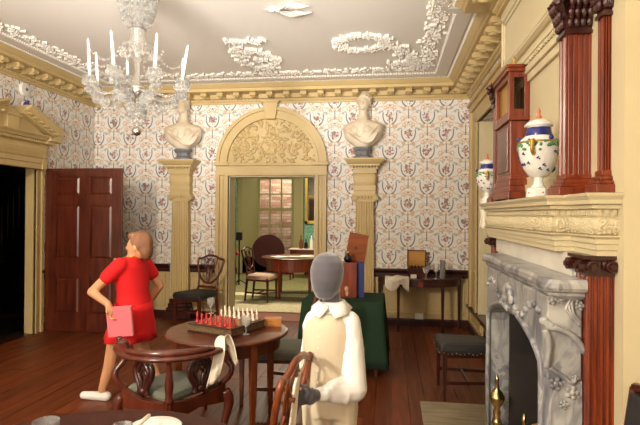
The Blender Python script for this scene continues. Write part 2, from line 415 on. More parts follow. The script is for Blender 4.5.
def leaf(mb, p, ang, L, w, th, curl=0):  # a flat plaster leaf lying on a horizontal ceiling
    M = Matrix.Translation(p) @ Matrix.Rotation(ang,4,'Z')
    k = MB(M); k.ell((L*.5,0,0), (L*.5,w,th), 7, 4); k.ell((L*.85,curl,0),(L*.16,w*.7,th*1.3),6,4)
    mb.v, b = mb.v + k.v, len(mb.v); mb.f += [tuple(i+b for i in f) for f in k.f]
FP = [(.44,1.2),(.44,6.70),(-3.95,6.70),(-3.95,1.2)]
mb = MB()
for p, t in walk(FP, .04):
    th = math.atan2(t.y,t.x); wide = .085 if abs(t.y) > .5 else .065
    for k in range(3):
        q = (p.x+random.uniform(-1,1)*wide*abs(t.y)+random.uniform(-.02,.02), p.y+random.uniform(-1,1)*wide*abs(t.x)+random.uniform(-.02,.02), ZC-.008)
        leaf(mb, q, random.uniform(0,2*PI), random.uniform(.045,.08), random.uniform(.010,.018), .016)
mb.build('foliage_border', plaster, ce, smooth=True, kind='stuff', label='white plaster foliage band framing the ceiling field')
def relief(name, label, cat, pts, dens, L=(.04,.085)):
    mb = MB()
    for (x,y,r) in pts:
        for k in range(dens):
            a = random.uniform(0,2*PI); q = r*math.sqrt(random.random())
            leaf(mb, (x+q*math.cos(a), y+q*math.sin(a), ZC-.012), random.uniform(0,2*PI), random.uniform(*L), random.uniform(.009,.017), .020)
    return tag(mb.build(name, plaster, smooth=True), label, cat)
def ring_pts(cx, cy, rx, ry, n, r, a0=0, a1=360): return [(x,y,r) for x,y in arc(cx,cy,rx,a0,a1,n,ry)]
relief('ceiling_trophy', 'white plaster trophy of scrolls on ceiling above the arched doorway', 'ornament',
       ring_pts(-1.62,6.1,.2,.36,12,.06) + [(-1.78+.12*i,5.42,.05) for i in range(4)] + [(-1.72,5.6,.05),(-1.6,5.75,.06),(-1.8,5.75,.05),(-1.62,6.45,.1),(-1.6,6.1,.08)], 15)
relief('ceiling_garland', 'white plaster garland sweeping into the far right ceiling corner', 'ornament',
       ring_pts(-.32,5.62,.26,.24,12,.05,40,330) + [(-.10,5.52,.07),(-.08,5.62,.07)] + [(-.05+.045*i, 5.55+.1*i, .08+.006*i) for i in range(11)] + [(.05+.06*i,6.4,.1) for i in range(5)], 16)
mb = MB(); bp = az(288,11,ZC-.03)          # a bird in flight
M = Matrix.Translation((bp.x-.03,bp.y,ZC-.02)) @ Matrix.Scale(.78,4); k = MB(M)
k.ell((0,0,0),(.13,.04,.03),12,8); k.ell((-.15,-.03,0),(.045,.035,.03),8,6); k.tube([(-.18,-.04,0),(-.24,-.06,-.005)],[.014,.002],6)
k.tube([(.1,.02,0),(.2,.13,0)],[.03,.012],8,flat=.5)
for sgn, L in ((1,.26),(-1,.28)):
    for j in range(6):
        a0 = Vector((-.06+.022*j, .02*sgn, -.004)); k.tube([a0, a0+Vector((.1+.016*j, sgn*(L*(.55-.05*j)), -.006)), a0+Vector((.20+.012*j, sgn*(L*(.72-.09*j)), 0))],[.022,.02,.006],6,flat=.5)
tag(k.build('ceiling_bird', plaster, smooth=True), 'white plaster flying bird on the ceiling field', 'ornament')
# ---- walls
wb = S('wall_back', MB().box(XL-.3,-2.43,YB,YB+.3,-.02,ZC).box(-1.09,XR+.4,YB,YB+.3,-.02,ZC).box(-2.43,-1.09,YB,YB+.3,2.18,ZC), paper_m, 'far wall hung with patterned lyre wallpaper around the arched doorway')
DO0, DO1, DOZ = 5.02, 6.10, 2.21; WT = .10
wl = S('wall_left', MB().box(XL-WT,XL,DO1,YB+.3,-.02,ZC).box(XL-WT,XL,YR,DO0,-.02,ZC).box(XL-WT,XL,DO0,DO1,DOZ,ZC), paper_m, 'left wall with the same wallpaper above the pedimented doorway')
WY0, WY1, WZ0, WZ1 = 4.85, 6.66, .34, 2.80
wr = S('wall_right', MB().box(XR,XR+.45,WY1,YB+.3,-.02,ZC).box(XR,XR+.45,B1,WY0,-.02,ZC).box(XR,XR+.45,WY0,WY1,-.02,WZ0).box(XR,XR+.45,WY0,WY1,WZ1,ZC), paper_m, 'right wall beside fireplace with narrow wallpaper strip and window recess')
FY0, FY1, FZ = 2.36, 3.52, 1.12
br_ = MB().box(BX,XR+.45,B0,FY0,-.02,ZC).box(BX,XR+.45,FY1,B1,-.02,ZC).box(BX,XR+.45,FY0,FY1,FZ,ZC).box(XR,XR+.45,YR,B0,-.02,ZC)
cb = br_.build('chimney_breast', cream_pale, wr)
MB().box(XR+.28,XR+.4,FY0,FY1,-.02,FZ).box(.80,XR+.3,FY0,FY0+.03,0,FZ).box(.80,XR+.3,FY1-.03,FY1,0,FZ).box(.80,XR+.3,FY0,FY1,FZ-.03,FZ).build('firebox_lining', dark_m, wr)
S('wall_rear', MB().box(XL-.3,XR+.45,YR-.15,YR,-.02,ZC), cream_pale, 'plain cream wall behind the viewer')
# ---- cornice
prof = [(0,3.27),(.03,3.27),(.03,3.295),(.042,3.30),(.042,3.335),(.075,3.345),(.075,3.405),(.265,3.405),(.275,3.41),(.275,3.45),(.29,3.455),(.31,3.475),(.345,3.51),(.36,3.515),(.36,ZC),(0,ZC)]
co = S('trim_1', MB().mould(ROOM, prof), cream, 'deep cream modillion cornice running round the room', 'cornice')
mb = MB()
for p, t in walk(offset_path(ROOM,.05), .042):
    if p.y < 1: continue
    mb.box(p.x-.012,p.x+.012,p.y-.012,p.y+.012,3.303,3.333)
mb.build('dentil_course', cream, co, kind='stuff')
md = MB(); sec = [(.06,3.335),(.12,3.335),(.17,3.352),(.215,3.345),(.245,3.358),(.25,3.38),(.235,3.404),(.06,3.404)]
md.prism_yz(sec, -.042, .042); md.tube([(-.046,.225,3.37),(.046,.225,3.37)],.026,8); md.tube([(-.05,.11,3.352),(.05,.11,3.352)],.014,6)
md.ell((0,.17,3.345),(.03,.05,.018),8,5)
mdm = md.mesh('modillion', cream)
for p, t in walk(offset_path(ROOM,0.0), .25):
    if p.y < 2.0: continue
    o = bpy.data.objects.new('modillion', mdm); COL.objects.link(o); o.parent = co
    n = Vector((-t.y,t.x)); o.location = (p.x,p.y,0); o.rotation_euler = (0,0,math.atan2(n.y,n.x)-PI/2)
# ---- dado, rails and baseboards of the far wall
def flat_panel(x0,x1,z0,z1,y):             # raised panel in a moulded frame on a wall facing -Y
    m = MB()
    for (a,b,c,d) in ((x0,x1,z0,z0+.025),(x0,x1,z1-.025,z1),(x0,x0+.025,z0,z1),(x1-.025,x1,z0,z1)): m.box(a,b,y-.014,y,c,d)
    m.box(x0+.05,x1-.05,y-.008,y,z0+.05,z1-.05); return m
PILX = (-3.165,-.355); PW = .138
segs = [(XL,-3.36),(-3.07,-2.62),(-.92,-.52),(-.235,XR)]
for a,b in segs:
    MB().box(a,b,YB-.012,YB+.01,.09,.72).build('dado_board', cream, wb)
    n = 2 if b-a > 1.2 else 1; w = (b-a)/n
    for k in range(n): flat_panel(a+k*w+.07,a+(k+1)*w-.07,.17,.66,YB-.012).build('dado_panel', cream, wb, bev=.003)
rail = [(0,.70),(.02,.70),(.025,.72),(.025,.755),(.045,.78),(.06,.80),(.06,.822),(0,.822)]
bprof = [(0,0),(.035,0),(.035,.075),(.025,.09),(.018,.105),(0,.105)]
for i,(a,b) in enumerate(segs):
    S('trim_%d' % (i+2), MB().mould([(b,YB-.01),(a,YB-.01)], rail), mahog_dark, ('mahogany chair rail of the far wall left of the left pilaster','mahogany chair rail between left pilaster and arched doorway','mahogany chair rail between arched doorway and right pilaster','mahogany chair rail of the far wall above the console table')[i], 'chair rail')
mb = MB()
for a,b in segs: mb.mould([(b,YB-.01),(a,YB-.01)], bprof)
S('baseboard_back', mb, mahog_dark, 'dark mahogany baseboard along the far wall', 'baseboard')
S('baseboard_left', MB().mould([(XL,YB),(XL,6.2)], bprof), mahog_dark, 'dark mahogany baseboard on the left wall behind the open door', 'baseboard')
MB().box(XL,XL+.012,6.16,YB,.09,.72).build('dado_board', cream, wl)
S('trim_6', MB().mould([(XL,YB),(XL,6.2)], rail), mahog_dark, 'mahogany chair rail on the left wall behind the open door', 'chair rail')
# ---- window and panelling on the right wall
S('baseboard_right', MB().mould([(XR,B1),(XR,YB)], bprof), mahog_dark, 'dark mahogany baseboard under the window of the right wall', 'baseboard')
wn = S('window_1', MB().box(XR-.03,XR+.002,WY1,7.15,.36,3.06).box(XR-.03,XR+.002,B1,WY0,.36,3.06).box(XR-.03,XR+.002,WY0,WY1,WZ1,3.06)
       .box(XR-.055,XR,WY1,WY1+.06,.36,2.86).box(XR-.055,XR,WY0-.06,WY0,.36,2.86).box(XR-.055,XR,WY0-.06,WY1+.06,WZ1,2.86)
       .box(XR-.06,XR-.001,7.09,7.17,.36,3.0).box(XR-.061,XR-.001,B1,7.171,3.0,3.10).box(XR-.09,XR,B1,7.2,3.08,3.12), cream, 'cream moulded window casing on the right wall beyond the fireplace', 'window')
MB().box(XR-.05,XR+.40,WY0-.3,7.43,.30,.345).build('window_seat', mahog_dark, wn, bev=.006)
for (y0,y1) in ((WY1-.02,WY1),(WY0,WY0+.02)):
    for z0,z1 in ((.40,1.45),(1.52,2.72)): MB().box(XR+.04,XR+.36,y0-.016 if y0>6 else y0,y1 if y0>6 else y1+.016,z0,z1).build('shutter_panel', cream_pale, wn, bev=.006)
    MB().box(XR-.02,XR+.45,y0,y1,WZ0,WZ1).build('window_reveal', cream_pale, wn)
for k in range(2):
    for z0,z1 in ((.42,1.45),(1.52,2.72)): MB().box(XR+.375,XR+.40,WY0+.03+k*.9,WY0+.88+k*.9,z0,z1).box(XR+.365,XR+.40,WY0+.12+k*.9,WY0+.79+k*.9,z0+.1,z1-.1).build('closed_shutter', cream_pale, wn, bev=.006)
MB().box(XR+.41,XR+.45,WY0,WY0+.07,WZ0,WZ1).box(XR+.41,XR+.45,WY1-.07,WY1,WZ0,WZ1).box(XR+.41,XR+.45,WY0,WY1,1.52,1.6).box(XR+.41,XR+.45,WY0,WY1,2.72,WZ1).build('sash_frame', cream_pale, wn)
for j in range(3):
    for k in range(4): MB().box(XR+.425,XR+.435,WY0+.08+j*.555,WY0+.60+j*.555,WZ0+.02+k*.6,WZ0+.6+k*.6).build('pane', pane_m, wn)
MB().box(XR-.02,XR+.001,B1,7.43,.1,.31).build('dado_board', cream, wr)
for y in (4.6,5.5,6.4):
    m = MB()
    m.box(XR-.034,XR-.018,y,y+.8,.135,.155).box(XR-.034,XR-.018,y,y+.8,.255,.275).box(XR-.034,XR-.018,y,y+.02,.135,.275).box(XR-.034,XR-.018,y+.78,y+.8,.135,.275)
    m.build('dado_panel', cream, wr)
# ---- overmantel panel frame on the chimney breast
def frame_breast(y0,y1,z0,z1,w,t):
    m = MB(); x1 = BX; x0 = BX-t
    for i,(q,d) in enumerate(((0,t),(w*.45,t*.55))):
        a,b,c,e = y0+q,y1-q,z0+q,z1-q; ww = w*.45 if i == 0 else w*.5
        m.box(BX-d,x1,a,b,e-ww,e).box(BX-d,x1,a,b,c,c+ww).box(BX-d,x1,a,a+ww,c,e).box(BX-d,x1,b-ww,b,c,e)
    return m
cbf = frame_breast(2.66,3.86,1.76,2.58,.10,.035); cbf.build('overmantel_frame', cream_pale, wr, bev=.004)
m = MB()
for k in range(26): m.box(BX-.045,BX,2.69+k*.045,2.715+k*.045,2.585,2.61)
m.box(BX-.05,BX,2.62,3.9,2.61,2.635); m.build('overmantel_dentils', cream_pale, wr, kind='stuff')
frame_breast(2.24,4.26,2.78,3.18,.06,.022).build('frieze_panel', cream_pale, wr, bev=.004)
MB().mould([(XR,B0),(BX,B0),(BX,B1),(XR,B1)], [(0,2.72),(.02,2.72),(.04,2.735),(.04,2.75),(0,2.755)]).build('picture_moulding', cream_pale, wr)
# ---- arched doorcase
AX, AZ, RO, RI = -1.765, 2.36, .85, .68
dc = empty('trim_7', (AX,YB,0), 0, 'cream arched doorcase with carved tympanum and keystone', 'doorcase', kind='structure')
def band(r0,r1,y0,y1,n=36):
    m = MB(); rg = []
    for x,z in arc(0,AZ,1,0,180,n):
        z -= AZ; rg.append([(x*r0,y0,AZ+z*r0),(x*r1,y0,AZ+z*r1),(x*r1,y1,AZ+z*r1),(x*r0,y1,AZ+z*r0)])
    return m.loft(rg)
band(.80,RO,-.09,0).build('archivolt', cream, dc); band(.72,.805,-.055,0).build('archivolt', cream, dc); band(RI,.725,-.075,0).build('archivolt', cream, dc)
rg = [(0,AZ)] ; 
MB().prism_xz(arc(0,AZ,RI+.01,0,180,32), -.02, 0).build('tympanum', cream, dc)
m = MB()
def vleaf(m, x, z, ang, L, w, th):
    M = Matrix.Translation((x,-.025,z)) @ Matrix.Rotation(-ang,4,'Y'); k = MB(M); k.ell((L*.5,0,0),(L*.5,th,w),7,5)
    b = len(m.v); m.v += k.v; m.f += [tuple(i+b for i in f) for f in k.f]
for sx in (1,-1):
    for k in range(95):
        a = R(random.uniform(4,90)); r = .64*math.sqrt(random.uniform(.03,1)); x, z = r*math.cos(a), AZ+.02+r*math.sin(a)*.96
        an = a + random.uniform(-1.3,1.3)
        vleaf(m, x*sx, z, an if sx > 0 else PI-an, random.uniform(.06,.12), random.uniform(.014,.026), .022)
    for q in range(5):
        pts = [(sx*(.06+.12*q*.9+.05*t*math.cos(t*5)), -.03, AZ+.08+.09*q*(1-.1*q)+.06*t*math.sin(t*5)) for t in [i/10 for i in range(11)]]
        m.tube(pts, .014, 6)
m.lathe([(.001,0),(.05,.02),(.065,.1),(.03,.16),(.05,.2),(.001,.24)], (0,-.02,AZ+.12), 10, sy=.4)
m.build('tympanum_carving', cream, dc, smooth=True, kind='stuff', label='carved acanthus and flowers filling the tympanum')
MB().prism_xz([(-.075,3.02),(.075,3.02),(.12,3.30),(-.12,3.30)], -.13, 0).box(-.135,.135,-.15,0,3.265,3.30).build('keystone', cream, dc, bev=.006)
m = MB().box(-.855,.85,-.06,.001,2.18,2.33).box(-.87,.87,-.085,.001,2.33,2.365).box(-.86,.86,-.07,.001,2.18,2.205)
m.box(-.88,-.645,-.10,.001,2.33,2.38).box(.645,.88,-.10,.001,2.33,2.38).build('impost', cream, dc, bev=.006)
for s in (-1,1):
    x0,x1 = (-.855,-.665) if s < 0 else (.675,.845)
    w = x1-x0
    MB().box(x0,x1,-.04,.001,0,2.19).box(x0,x0+w*.3,-.07,0,0,2.19).box(x0+w*.42,x0+w*.6,-.055,0,0,2.19).box(x1-w*.2,x1,-.06,0,0,2.19).box(x0-.01,x1+.005,-.08,.001,0,.16).build('jamb_casing', cream, dc, bev=.004)
    MB().box((-.667 if s<0 else .655),(-.655 if s<0 else .677),.0,.30,0,2.18).build('door_reveal', cream_pale, dc)
MB().box(-.66,.67,.0,.30,2.165,2.182).build('door_reveal', cream_pale, dc)
MB().box(-.67,.68,-.05,.32,-.01,.012).build('threshold', border_o, dc)
# ---- fluted pilasters carrying the busts
def fluted(w, d, n, fl=.5, dep=.012, front=True):     # polygon of a pilaster shaft, front towards -Y, x centred
    p = [(-w/2,0),(-w/2,-d)]; s = w/n
    for k in range(n):
        a = -w/2 + s*(k+.5-fl/2); b = -w/2 + s*(k+.5+fl/2)
        p += [(a,-d),(a+(b-a)*.2,-d+dep*.8),((a+b)/2,-d+dep),(b-(b-a)*.2,-d+dep*.8),(b,-d)]
    return p + [(w/2,-d),(w/2,0)]
for i,cx in enumerate(PILX):
    t = empty('trim_%d' % (8+i), (cx,YB,0), 0, ('cream fluted pilaster left of the arched doorway','cream fluted pilaster right of the arched doorway')[i], 'pilaster', kind='structure')
    rgs = []
    for z,w in ((.30,.28),(1.0,.277),(1.79,.255)): rgs.append([(x*w/.28,y,z) for x,y in fluted(.28,.11,7,.6,.014)])
    MB().loft(rgs).build('shaft', cream, t)
    MB().box(-.21,.21,-.19,0,0,.11).box(-.19,.19,-.17,0,.11,.17).box(-.17,.17,-.15,0,.17,.23).box(-.155,.155,-.135,0,.23,.30).build('pilaster_base', mahog_dark, t, bev=.008)
    c = MB().box(-.17,.17,-.135,0,1.875,1.90).box(-.14,.14,-.12,0,1.79,1.88)
    for s in (-1,1):
        c.tube([(s*.15,-.145,1.845),(s*.15,0,1.845)],.048,12); c.tube([(s*.15,-.16,1.845),(s*.15,-.14,1.845)],.022,8)
        c.tube([(s*.15+.035*math.cos(k),-.148,1.845+.035*math.sin(k)) for k in [j*.5 for j in range(13)]],.008,5)
    for k in range(-2,3): c.ell((k*.045,-.125,1.855),(.018,.02,.03),8,5)
    c.build('ionic_capital', cream, t, smooth=False)
    MB().box(-.155,.155,-.13,0,1.90,2.0).box(-.16,.16,-.14,0,1.95,2.03).stack([(0,-.07,2.03,.15,.075),(0,-.07,2.08,.165,.085),(0,-.07,2.15,.165,.085),(0,-.07,2.2,.15,.075)],20,8).box(-.15,.15,-.13,0,2.0,2.21).build('entablature_block', cream, t, bev=.003)
    e = MB().box(-.17,.17,-.17,0,2.20,2.27)
    for k in range(9): e.box(-.185+k*.0435,-.163+k*.0435,-.20,-.16,2.275,2.305)
    for k in range(4): e.box(-.2,-.16,-.155+k*.0435,-.133+k*.0435,2.275,2.305).box(.16,.2,-.155+k*.0435,-.133+k*.0435,2.275,2.305)
    e.box(-.19,.19,-.19,0,2.262,2.276).box(-.22,.22,-.23,0,2.305,2.33)
    e.loft([[(-.22,-.23,2.33),(.22,-.23,2.33),(.22,0,2.33),(-.22,0,2.33)],[(-.245,-.26,2.345),(.245,-.26,2.345),(.245,0,2.345),(-.245,0,2.345)],[(-.285,-.30,2.39),(.285,-.30,2.39),(.285,0,2.39),(-.285,0,2.39)],[(-.285,-.30,2.41),(.285,-.30,2.41),(.285,0,2.41),(-.285,0,2.41)]])
    e.build('bracket_cornice', cream, t)
# ---- pedimented doorcase on the left wall and its open door
PC = 5.55
dl = empty('trim_10', (XL,PC,0), 0, 'cream doorcase with broken dentilled pediment on the left wall', 'doorcase', kind='structure')
def L_(y): return y-PC
m = MB().box(0,.03,L_(DO1),L_(6.24),0,2.2).box(0,.05,L_(6.19),L_(6.24),0,2.2).box(0,.04,L_(DO1),L_(DO1)+.03,0,2.2)
m.box(0,.05,L_(4.86),L_(DO0),0,2.2).build('jamb_casing', cream, dl, bev=.004)
MB().box(-.115,.002,L_(DO1)-.015,L_(DO1)+.002,0,DOZ).box(-.115,.002,L_(DO0)-.002,L_(DO0)+.015,0,DOZ).build('door_reveal', cream, dl)
H_ = .80                                     # half width of the pediment's base
entp = [(0,2.17),(.10,2.17),(.10,2.24),(.115,2.245),(.115,2.30),(.13,2.32),(.105,2.33),(.125,2.38),(.135,2.42),(.125,2.46),(.11,2.49),(.14,2.50),(.14,2.535),(.19,2.54),(.20,2.56),(.235,2.59),(.235,2.605),(0,2.605)]
ep = [(0,H_-.2),(0.0,H_-.2),(0.0,-H_+.2)]
MB().mould([(-.02,H_-.19),(0,H_-.19),(0,-H_+.19)][1:], entp).mould([(-.02,H_-.2+.012),(0,H_-.2+.012)], [(0,2.17),(.002,2.17),(.002,2.6),(0,2.6)]).build('entablature', cream, dl)
m = MB()
n = 32
for k in range(n): y = -H_+.2+(2*H_-.4)*(k+.5)/n; m.box(.13,.17,y-.013,y+.013,2.503,2.533)
for k in range(4): m.box(.03+.035*k,.05+.035*k,H_-.2,H_-.16,2.503,2.533)
m.build('dentil_course', cream, dl, kind='stuff')
m = MB().box(0,.235,H_-.25,H_-.02,2.54,2.605).box(0,.19,H_-.25,H_-.1,2.50,2.545).box(0,.12,H_-.25,H_-.17,2.17,2.5).build('entablature_return', cream, dl, bev=.004)
MB().prism_yz([(-H_+.1,2.6),(H_-.1,2.6),(0.0,2.90)], 0, .09).build('pediment_field', cream, dl)
for s in (-1,1):
    a, b = Vector((0,s*(H_-.01),2.62)), Vector((0,s*.15,2.85)); u = (b-a).normalized(); nrm = Vector((0,-u.z*s,u.y*s)); nrm = nrm if nrm.z > 0 else -nrm
    pr = [(0,-.02),(.15,-.02),(.15,.02),(.2,.025),(.215,.045),(.245,.075),(.245,.095),(0,.095)]
    MB().loft([[tuple(p+Vector((o,0,0))+nrm*h) for o,h in pr] for p in (a,b)]).build('raking_cornice', cream, dl)
    for k in range(6):
        p = a.lerp(b,(k+.6)/6.4); q = MB(Matrix.Translation(p+Vector((.13,0,0))) @ Matrix.Rotation(math.atan2(u.z,u.y),4,'X'))
        q.box(-.06,.06,-.028,.028,-.045,-.005).ell((.05,0,-.03),(.025,.03,.022),8,5); q.build('modillion', cream, dl)
MB().box(0,.14,-.10,.10,2.6,2.78).box(0,.16,-.12,.12,2.77,2.80).build('pedestal', cream, dl, bev=.005)
# open mahogany door
dy = 6.25; dx0 = ay(45,250,dy).x; dx1 = ay(121,250,dy).x; DW = dx1-dx0; DH = ay(60,168.5,dy).z-.012
do = empty('door_1', (dx0,dy,.012), 0, 'open six-panel mahogany door swung back against the left corner', 'door', kind='structure')
def dxp(x): return ay(x,250,dy).x-dx0
def dzp(y): return ay(84,y,dy).z-.012
cols = [(dxp(55),dxp(79.5)),(dxp(89),dxp(112))]; rows = [(dzp(314.5),dzp(277.5)),(dzp(259),dzp(204.5)),(dzp(195.5),dzp(176))]
m = MB(); xs = [0,cols[0][0],cols[0][1],cols[1][0],cols[1][1],DW]; zs = [0,rows[0][0],rows[0][1],rows[1][0],rows[1][1],rows[2][0],rows[2][1],DH]
for k in (0,2,4): m.box(xs[k],xs[k+1],0,.045,0,DH)
for k in (0,2,4,6):
    for j in (1,3): m.box(xs[j],xs[j+1],0,.045,zs[k],zs[k+1])
m.build('door_frame', mahog, do)
for (a,b) in cols:
    for (c,d) in rows:
        q = .03
        pn = MB().box(a,b,.015,.03,c,d)
        pn.loft([[(a+.012,.015,c+.012),(b-.012,.015,c+.012),(b-.012,.015,d-.012),(a+.012,.015,d-.012)],[(a+q+.012,.004,c+q+.012),(b-q-.012,.004,c+q+.012),(b-q-.012,.004,d-q-.012),(a+q+.012,.004,d-q-.012)]])
        for (e,f,g,h) in ((a,b,c,c+.014),(a,b,d-.014,d),(a,a+.014,c,d),(b-.014,b,c,d)): pn.box(e,f,.004,.018,g,h)
        pn.build('door_panel', mahog, do)
for zz in (.25,1.12,2.0): MB().box(-.045,.0,.0,.03,zz-.055,zz+.055).tube([(-.004,-.008,zz-.055),(-.004,-.008,zz+.055)],.01,8).build('hinge', hinge_m, do)
kn = MB(); kn.ell((DW-.06,-.05,.98),(.026,.022,.026),10,8).tube([(DW-.06,-.04,.98),(DW-.06,.02,.98)],.01,8); kn.build('door_knob', brass, do, smooth=True)
# ---- dark stair hall beyond the left door
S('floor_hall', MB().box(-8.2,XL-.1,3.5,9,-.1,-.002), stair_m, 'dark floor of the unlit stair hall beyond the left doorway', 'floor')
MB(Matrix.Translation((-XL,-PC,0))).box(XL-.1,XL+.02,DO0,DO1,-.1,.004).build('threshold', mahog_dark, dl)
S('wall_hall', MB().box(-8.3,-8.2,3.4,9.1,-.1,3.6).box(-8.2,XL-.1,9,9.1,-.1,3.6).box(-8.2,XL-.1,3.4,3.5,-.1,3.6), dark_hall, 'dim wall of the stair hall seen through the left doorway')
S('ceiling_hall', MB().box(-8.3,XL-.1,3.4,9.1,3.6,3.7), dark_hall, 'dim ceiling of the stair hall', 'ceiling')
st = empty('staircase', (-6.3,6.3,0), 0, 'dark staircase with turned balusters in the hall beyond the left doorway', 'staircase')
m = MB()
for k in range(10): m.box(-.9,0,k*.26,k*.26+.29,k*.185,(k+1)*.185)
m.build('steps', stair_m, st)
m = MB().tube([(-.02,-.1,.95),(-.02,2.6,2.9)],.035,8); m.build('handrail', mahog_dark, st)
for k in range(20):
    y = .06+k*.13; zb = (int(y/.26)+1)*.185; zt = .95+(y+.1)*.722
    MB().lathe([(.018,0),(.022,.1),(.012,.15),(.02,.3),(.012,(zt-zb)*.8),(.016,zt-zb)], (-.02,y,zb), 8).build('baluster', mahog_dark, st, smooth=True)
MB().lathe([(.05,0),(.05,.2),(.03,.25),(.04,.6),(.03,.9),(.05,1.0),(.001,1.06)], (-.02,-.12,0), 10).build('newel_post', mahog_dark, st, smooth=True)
# ---- the room beyond the arch
RW = 13.3
S('floor_back', MB().box(-5.2,1.2,YB+.3,RW,-.1,-.004), border_o, 'orange-brown wooden floor of the room beyond the arch', 'floor')
S('ceiling_back', MB().box(-5.2,1.2,YB+.3,RW+.9,3.3,3.4), ceil_m, 'ceiling of the room beyond the arch', 'ceiling')
w0 = ay(243,200,RW).x; w1 = ay(294,200,RW).x; gx0 = ay(258.5,200,RW+.45).x; gx1 = ay(293,200,RW+.45).x
wf = S('wall_far', MB().box(-5.2,w0,RW,RW+.5,-.1,3.3).box(w1,1.2,RW,RW+.5,-.1,3.3).box(w0,w1,RW,RW+.5,-.1,.42).box(w0,w1,RW,RW+.5,3.0,3.3), paper_g, 'green papered far wall of the room beyond the arch')
S('wall_far_left', MB().box(-5.3,-5.2,YB+.3,RW+.5,-.1,3.3), paper_g, 'green papered left wall of the room beyond the arch')
S('wall_far_right', MB().box(1.2,1.3,YB+.3,RW+.5,-.1,3.3), paper_g, 'green papered right wall of the room beyond the arch')
MB().box(-5.2,w0-.05,RW-.02,RW,0,.8).box(w1+.1,1.2,RW-.02,RW,0,.8).build('dado_board', olive, wf)
wn = empty('window_2', ((w0+w1)/2,RW,0), 0, 'tall olive-framed sash window of the room beyond the arch, bricks outside', 'window', kind='structure')
cx = (w0+w1)/2; hw = (w1-w0)/2
MB().box(-hw-.14,-hw,-.05,.02,0,3.15).box(hw,hw+.27,-.05,.02,0,3.15).box(-hw-.14,hw+.27,-.05,.02,3.0,3.2).box(hw+.19,hw+.27,-.08,.02,0,3.15).build('casing', olive, wn, bev=.008)
MB().loft([[(-hw,0,0),(gx0-cx,.45,0),(gx0-cx,.5,0),(-hw-.05,.5,0)],[(-hw,0,3.0),(gx0-cx,.45,3.0),(gx0-cx,.5,3.0),(-hw-.05,.5,3.0)]]).build('shutter', olive, wn)
MB().box(-hw,hw,0,.45,0,.42).build('window_seat', olive, wn)
g0, g1 = gx0-cx, gx1-cx; ncol = 3; rz = [.46+.425*k for k in range(7)]
m = MB()
for k in range(ncol+1): x = g0+(g1-g0)*k/ncol; t = .045 if k in (0,ncol) else .02; m.box(x-t,x+t,.44,.48,.42,3.0)
for k,z in enumerate(rz): t = .04 if k in (0,3,6) else .018; m.box(g0,g1,.445,.475,z-t,z+t)
m.build('sash_frame', olive, wn)
for j in range(ncol):
    for k in range(6): MB().box(g0+(g1-g0)*j/ncol+.02,g0+(g1-g0)*(j+1)/ncol-.02,.458,.464,rz[k]+.02,rz[k+1]-.02).build('pane', pane_m, wn)
MB().box(g1,hw+.3,.4,.5,0,3.1).build('shutter', olive, wn)
S('wall_brick', MB().box(-6,0,15.2,15.4,-.5,4.5), brick_m, 'weathered red brick wall outside the far window')
S('trim_11', MB().box(-5.2,w0-.15,RW-.035,RW,0,.14).box(w1+.3,1.2,RW-.035,RW,0,.14), mahog_dark, 'dark baseboard of the room beyond the arch', 'baseboard')
cp_ = empty('carpet', (-1.7,10,0), 0, 'olive and cream bordered carpet in the room beyond the arch', 'carpet')
MB().box(-2.3,2.3,-1.95,2.9,0,.008).build('field', carpet_g, cp_)
MB().box(-2.3,2.3,-1.95,-.95,.007,.013).box(-2.3,2.3,-.42,-.08,.007,.013).build('border', carpet_y, cp_)
# ============================================================ FIREPLACE WALL
def at(loc): return Matrix.Translation(-Vector(loc))
# ---- grey marble fire surround
L0 = Vector((.84,3.225,0)); A_ = at(L0)
ms = empty('fire_surround', L0, 0, 'carved grey marble fire surround with serpentine shelf', 'fireplace')
half = [(.815,2.215),(.70,2.212),(.66,2.225),(.645,2.27),(.65,2.36),(.665,2.48),(.655,2.70),(.64,2.97)]
out = half + [(x,5.94-y) for x,y in reversed(half[:-1])]
ins = lambda d: [(min(x+d,.815) if x < .81 else x, y+(d if y < 2.23 else (-d if y > 3.71 else 0))) for x,y in out]
rgs = [[(x,y,z) for x,y in ins(d)] for d,z in ((.045,1.250),(.03,1.265),(.03,1.277),(.006,1.287),(0,1.30),(0,1.32),(.008,1.335))]
MB(A_).loft(rgs).build('marble_shelf', marble, ms, smooth=False)
archp = [(2.345,.90),(2.36,.955),(2.42,.99),(2.50,1.022),(2.65,1.06),(2.80,1.085),(2.95,1.07)]
archp = archp + [(5.90-y,z) for y,z in reversed(archp[:-1])]
poly = [(2.28,1.255),(2.28,.90)] + archp + [(3.62,.90),(3.62,1.255)]
MB(A_).prism_yz(poly, .675, .815).build('lintel', marble, ms, bev=.006)
for s in (0,1):
    rows = [(.0,.02),(.10,.02),(.11,0),(.25,.0),(.45,.012),(.62,.022),(.78,.012),(.90,0)]
    rg = []
    for z,d in rows:
        y0, y1 = 2.28-(.02-d)*.6 if z < .2 else 2.28-.012*math.sin(z*3), 2.345
        x0 = .675-(.015 if z < .11 else .012*math.sin(z*3.4))
        pts = [(.815,y0),(x0+.02,y0),(x0,y0+.02),(x0,y1-.015),(x0+.015,y1),(.815,y1)]
        rg.append([(x,y if s == 0 else 5.90-y,z) for x,y in pts])
    MB(A_).loft(rg).build('jamb', marble, ms)
cv = MB(A_)
def onside(x,y): p = ay(x,y,2.268); return (p.x,2.268,p.z)
cv.tube(spline([onside(*p) for p in ((544,318),(549,327),(558,329),(568,333),(577,340),(584,351))],5), .013, 8)
for k,p in enumerate(spline([onside(*p) for p in ((546,322),(558,329),(568,333),(577,340),(584,351))],4)): cv.ell(p, (.016,.012,.014), 7, 5)
cv.tube(spline([onside(*p) for p in ((546,367),(554,371),(562,376),(571,383),(576,380))],4), .009, 7)
